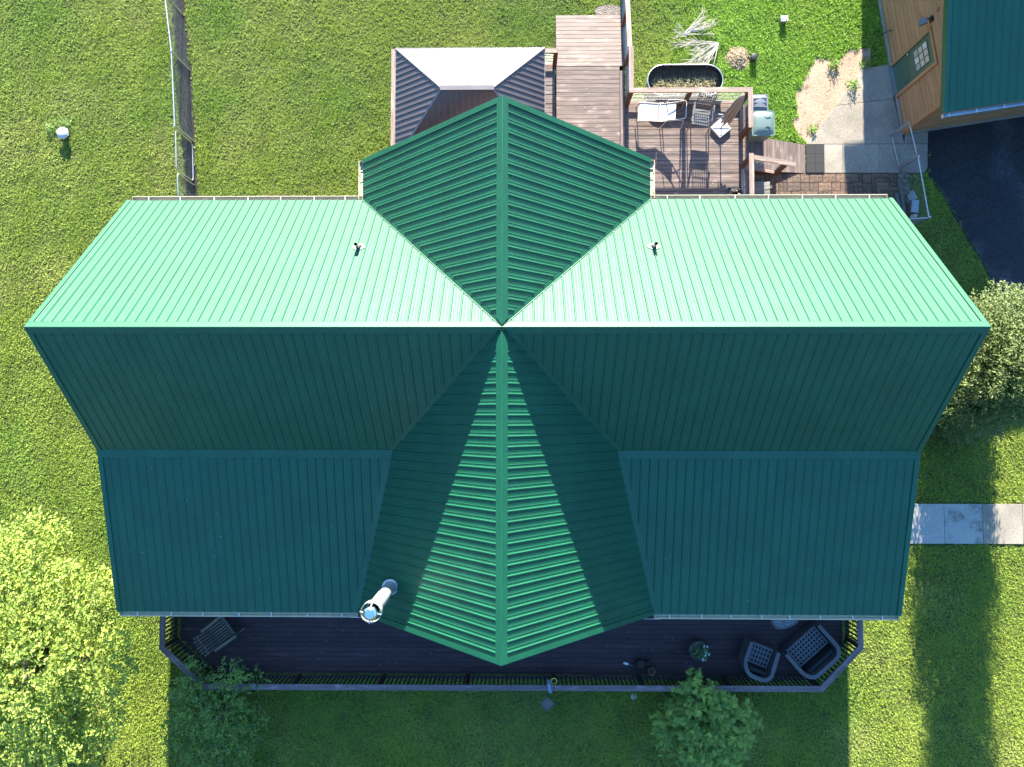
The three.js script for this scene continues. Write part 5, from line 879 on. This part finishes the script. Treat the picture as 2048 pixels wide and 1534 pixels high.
// ---------------------------------------------------------------- grass
{
  const E = [[2.6, 0.02], [0, 0]];
  const bare = [DIRT, CONC, [[12.0, -8.8], [12.64, -8.85], [12.66, -7.4], [13.05, -6.85], [13.45, -6.15], [13.9, -5.35], [14.25, -4.75], [14.55, -4.1], [14.9, -3.3], [15.05, -2.55], [40, -2.55], [40, -12.5], [12, -9]],
    [[9, 2.7], [40, 2.7], [40, 3.94], [9, 3.94]], [[6.7, -7.55], [11.73, -7.55], [11.85, -6.1], [11.8, -5.2], [6.7, -5.2]], [[1.0, -12.55], [3.2, -12.55], [3.2, -9.7], [6.95, -9.7], [6.95, -8.65], [8.85, -8.45], [8.85, -7.5], [6.9, -7.5], [6.9, -5], [-3.95, -5], [-3.95, -10.9], [1.0, -10.9]],
    [[3.25, -9.72], [6.9, -9.72], [6.9, -5], [3.2, -5], [3.2, -9.72]], [[XL + 0.5, -5.3], [XR - 0.5, -5.3], [XR - 0.5, 3.2], [XL + 0.5, 3.2]], [[-10.25, 3], [9.5, 3], [9.5, 6.6], [8.45, 7.7], [-9.05, 7.75], [-10.25, 6.7]],
    [[11.9, -8.8], [11.1, -14], [30, -17], [30, -11]], [[-8.1, -6.85], [-4.9, -6.7], [-4.7, -5.2], [-8.2, -5.2]], [[-10.97, -14.2], [-11.36, -14.2], [-11.08, -12.2], [-10.88, -10.4], [-10.68, -8.0], [-10.62, -5.4], [-10.14, -5.4], [-10.33, -8.5], [-10.51, -10.8], [-10.73, -12.6]], [[3.95, -10.6], [6.05, -10.6], [6.05, -9.6], [3.95, -9.6]], [[2.3, -12.9], [3.2, -12.9], [3.2, -12.5], [2.3, -12.5]]];
  const boxes = bare.map((p) => [Math.min(...p.map((q) => q[0])), Math.max(...p.map((q) => q[0])), Math.min(...p.map((q) => q[1])), Math.max(...p.map((q) => q[1]))]);
  const blocked = (x, z) => { for (let i = 0; i < bare.length; i++) { const b = boxes[i]; if (x > b[0] && x < b[1] && z > b[2] && z < b[3] && inside(bare[i], x, z)) return true; } return Math.hypot(x - 6.78, z + 11.2) < 0.36; };
  const tuft = (n, hgt, spread, w) => { const p = [], nn = []; for (let i = 0; i < n; i++) { const a = rr(0, 6.283), r = rr(0, 0.022), h = hgt * rr(0.6, 1.15), lean = spread * rr(0.3, 1), b = V(Math.cos(a) * r, -0.004, Math.sin(a) * r), m = V(Math.cos(a) * (r + lean * 0.35), h * 0.62, Math.sin(a) * (r + lean * 0.35)), e = V(Math.cos(a) * (r + lean), h, Math.sin(a) * (r + lean)), f = rr(0, 6.283), s = V(Math.cos(f), 0, Math.sin(f)).multiplyScalar(w / 2);
    for (const t of [[b.clone().sub(s), b.clone().add(s), m.clone().add(s)], [b.clone().sub(s), m.clone().add(s), m.clone().sub(s)], [m.clone().sub(s), m.clone().add(s), e]]) { const k = V(0, 0, 0).crossVectors(t[1].clone().sub(t[0]), t[2].clone().sub(t[0])).normalize(); for (const q of t) { p.push(q.x, q.y, q.z); nn.push(k.x, k.y, k.z); } } }
    const g = new THREE.BufferGeometry(); g.setAttribute('position', new THREE.Float32BufferAttribute(p, 3)); g.setAttribute('normal', new THREE.Float32BufferAttribute(nn, 3)); return g; };
  const kinds = [[tuft(12, 0.042, 0.046, 0.008), []], [tuft(11, 0.056, 0.058, 0.009), []], [tuft(10, 0.034, 0.06, 0.01), []]];
  const step = 0.039;
  for (let z = -13.9; z < 11.6; z += step) for (let x = -17.4; x < 16.4; x += step) {
    const px = x + rr(-0.03, 0.03), pz = z + rr(-0.03, 0.03), f = 1 + Math.abs(pz) * 0;
    if (blocked(px + (fbm(px * 6, pz * 6, 2, 61) - 0.5) * 0.2, pz + (fbm(px * 6 + 50, pz * 6, 2, 67) - 0.5) * 0.2)) continue;
    if (px > XL + 0.2 && px < XR - 0.3 && pz > -5 && pz < 4) continue;
    const den = fbm(px * 1.1, pz * 1.1, 3, 3); if (rnd() > 0.84 + 0.5 * (den - 0.35)) continue;
    kinds[Math.floor(rnd() * 3)][1].push(px, pz);
  }
  const q = new THREE.Quaternion(), e = new THREE.Euler(), m = new THREE.Matrix4(), c = new THREE.Color(); let total = 0;
  const gm = new THREE.MeshPhysicalMaterial({ color: 0xffffff, roughness: 0.75, transmission: 0.3, thickness: 0, side: THREE.DoubleSide });
  kinds.forEach(([g, at], k) => {
    const im = new THREE.InstancedMesh(g, gm, at.length / 2); total += at.length / 2;
    for (let i = 0; i < at.length / 2; i++) {
      const x = at[2 * i], z = at[2 * i + 1], lush = fbm(x * 0.32 + 40, z * 0.32 + 9, 4, 11), dry = fbm(x * 0.7 + 7, z * 0.7 + 77, 4, 23), fine = rnd();
      const yard = THREE.MathUtils.smoothstep(x, 3.5, 6) * THREE.MathUtils.smoothstep(-z, 6, 8.5), s = rr(0.62, 1.25) * (0.62 + 0.62 * fbm(x * 2.2, z * 2.2, 2, 31)) * (1 + 0.35 * yard), mow = Math.sin((x + z * 0.08) * 3.4) * THREE.MathUtils.smoothstep(-x, 3, 7) * 0.22;
      q.setFromEuler(e.set(rr(-0.2, 0.2) + mow, rr(0, 6.283), rr(-0.2, 0.2), 'XYZ')); m.compose(V(x, 0, z), q, V(s, s * rr(0.8, 1.2), s)); im.setMatrixAt(i, m);
      // species and dryness: deep green, fresh green, straw
      const t = THREE.MathUtils.clamp((lush - 0.4) * 2.4 + (fine - 0.5) * 0.5, 0, 1), d = THREE.MathUtils.clamp((dry - 0.48) * 3 + (fine - 0.6) * 0.6, 0, 1) * (1 - 0.8 * yard);
      let r = THREE.MathUtils.lerp(0.29, 0.18, t), gg = THREE.MathUtils.lerp(0.36, 0.3, t), b = THREE.MathUtils.lerp(0.034, 0.02, t);
      r = THREE.MathUtils.lerp(r, 0.42, d * 0.55); gg = THREE.MathUtils.lerp(gg, 0.42, d * 0.55); b = THREE.MathUtils.lerp(b, 0.11, d * 0.55);
      r = THREE.MathUtils.lerp(r, 0.25, yard * 0.6); gg = THREE.MathUtils.lerp(gg, 0.44, yard * 0.6); b = THREE.MathUtils.lerp(b, 0.018, yard * 0.6);
      const v = 0.94 + 0.36 * rnd(); c.setRGB(r * v * 0.96, gg * v, b * v * 0.95); im.setColorAt(i, c);
    }
    im.name = numbered('grass'); im.castShadow = im.receiveShadow = true; im.userData.kind = 'stuff'; im.userData.label = ['short clumpy lawn grass around the house', 'taller lawn grass mixed through the yard', 'spreading low lawn grass between the clumps'][k]; im.userData.category = 'grass'; scene.add(im);
  });
  console.log('tufts', total);
}
renderer.render(scene, camera);
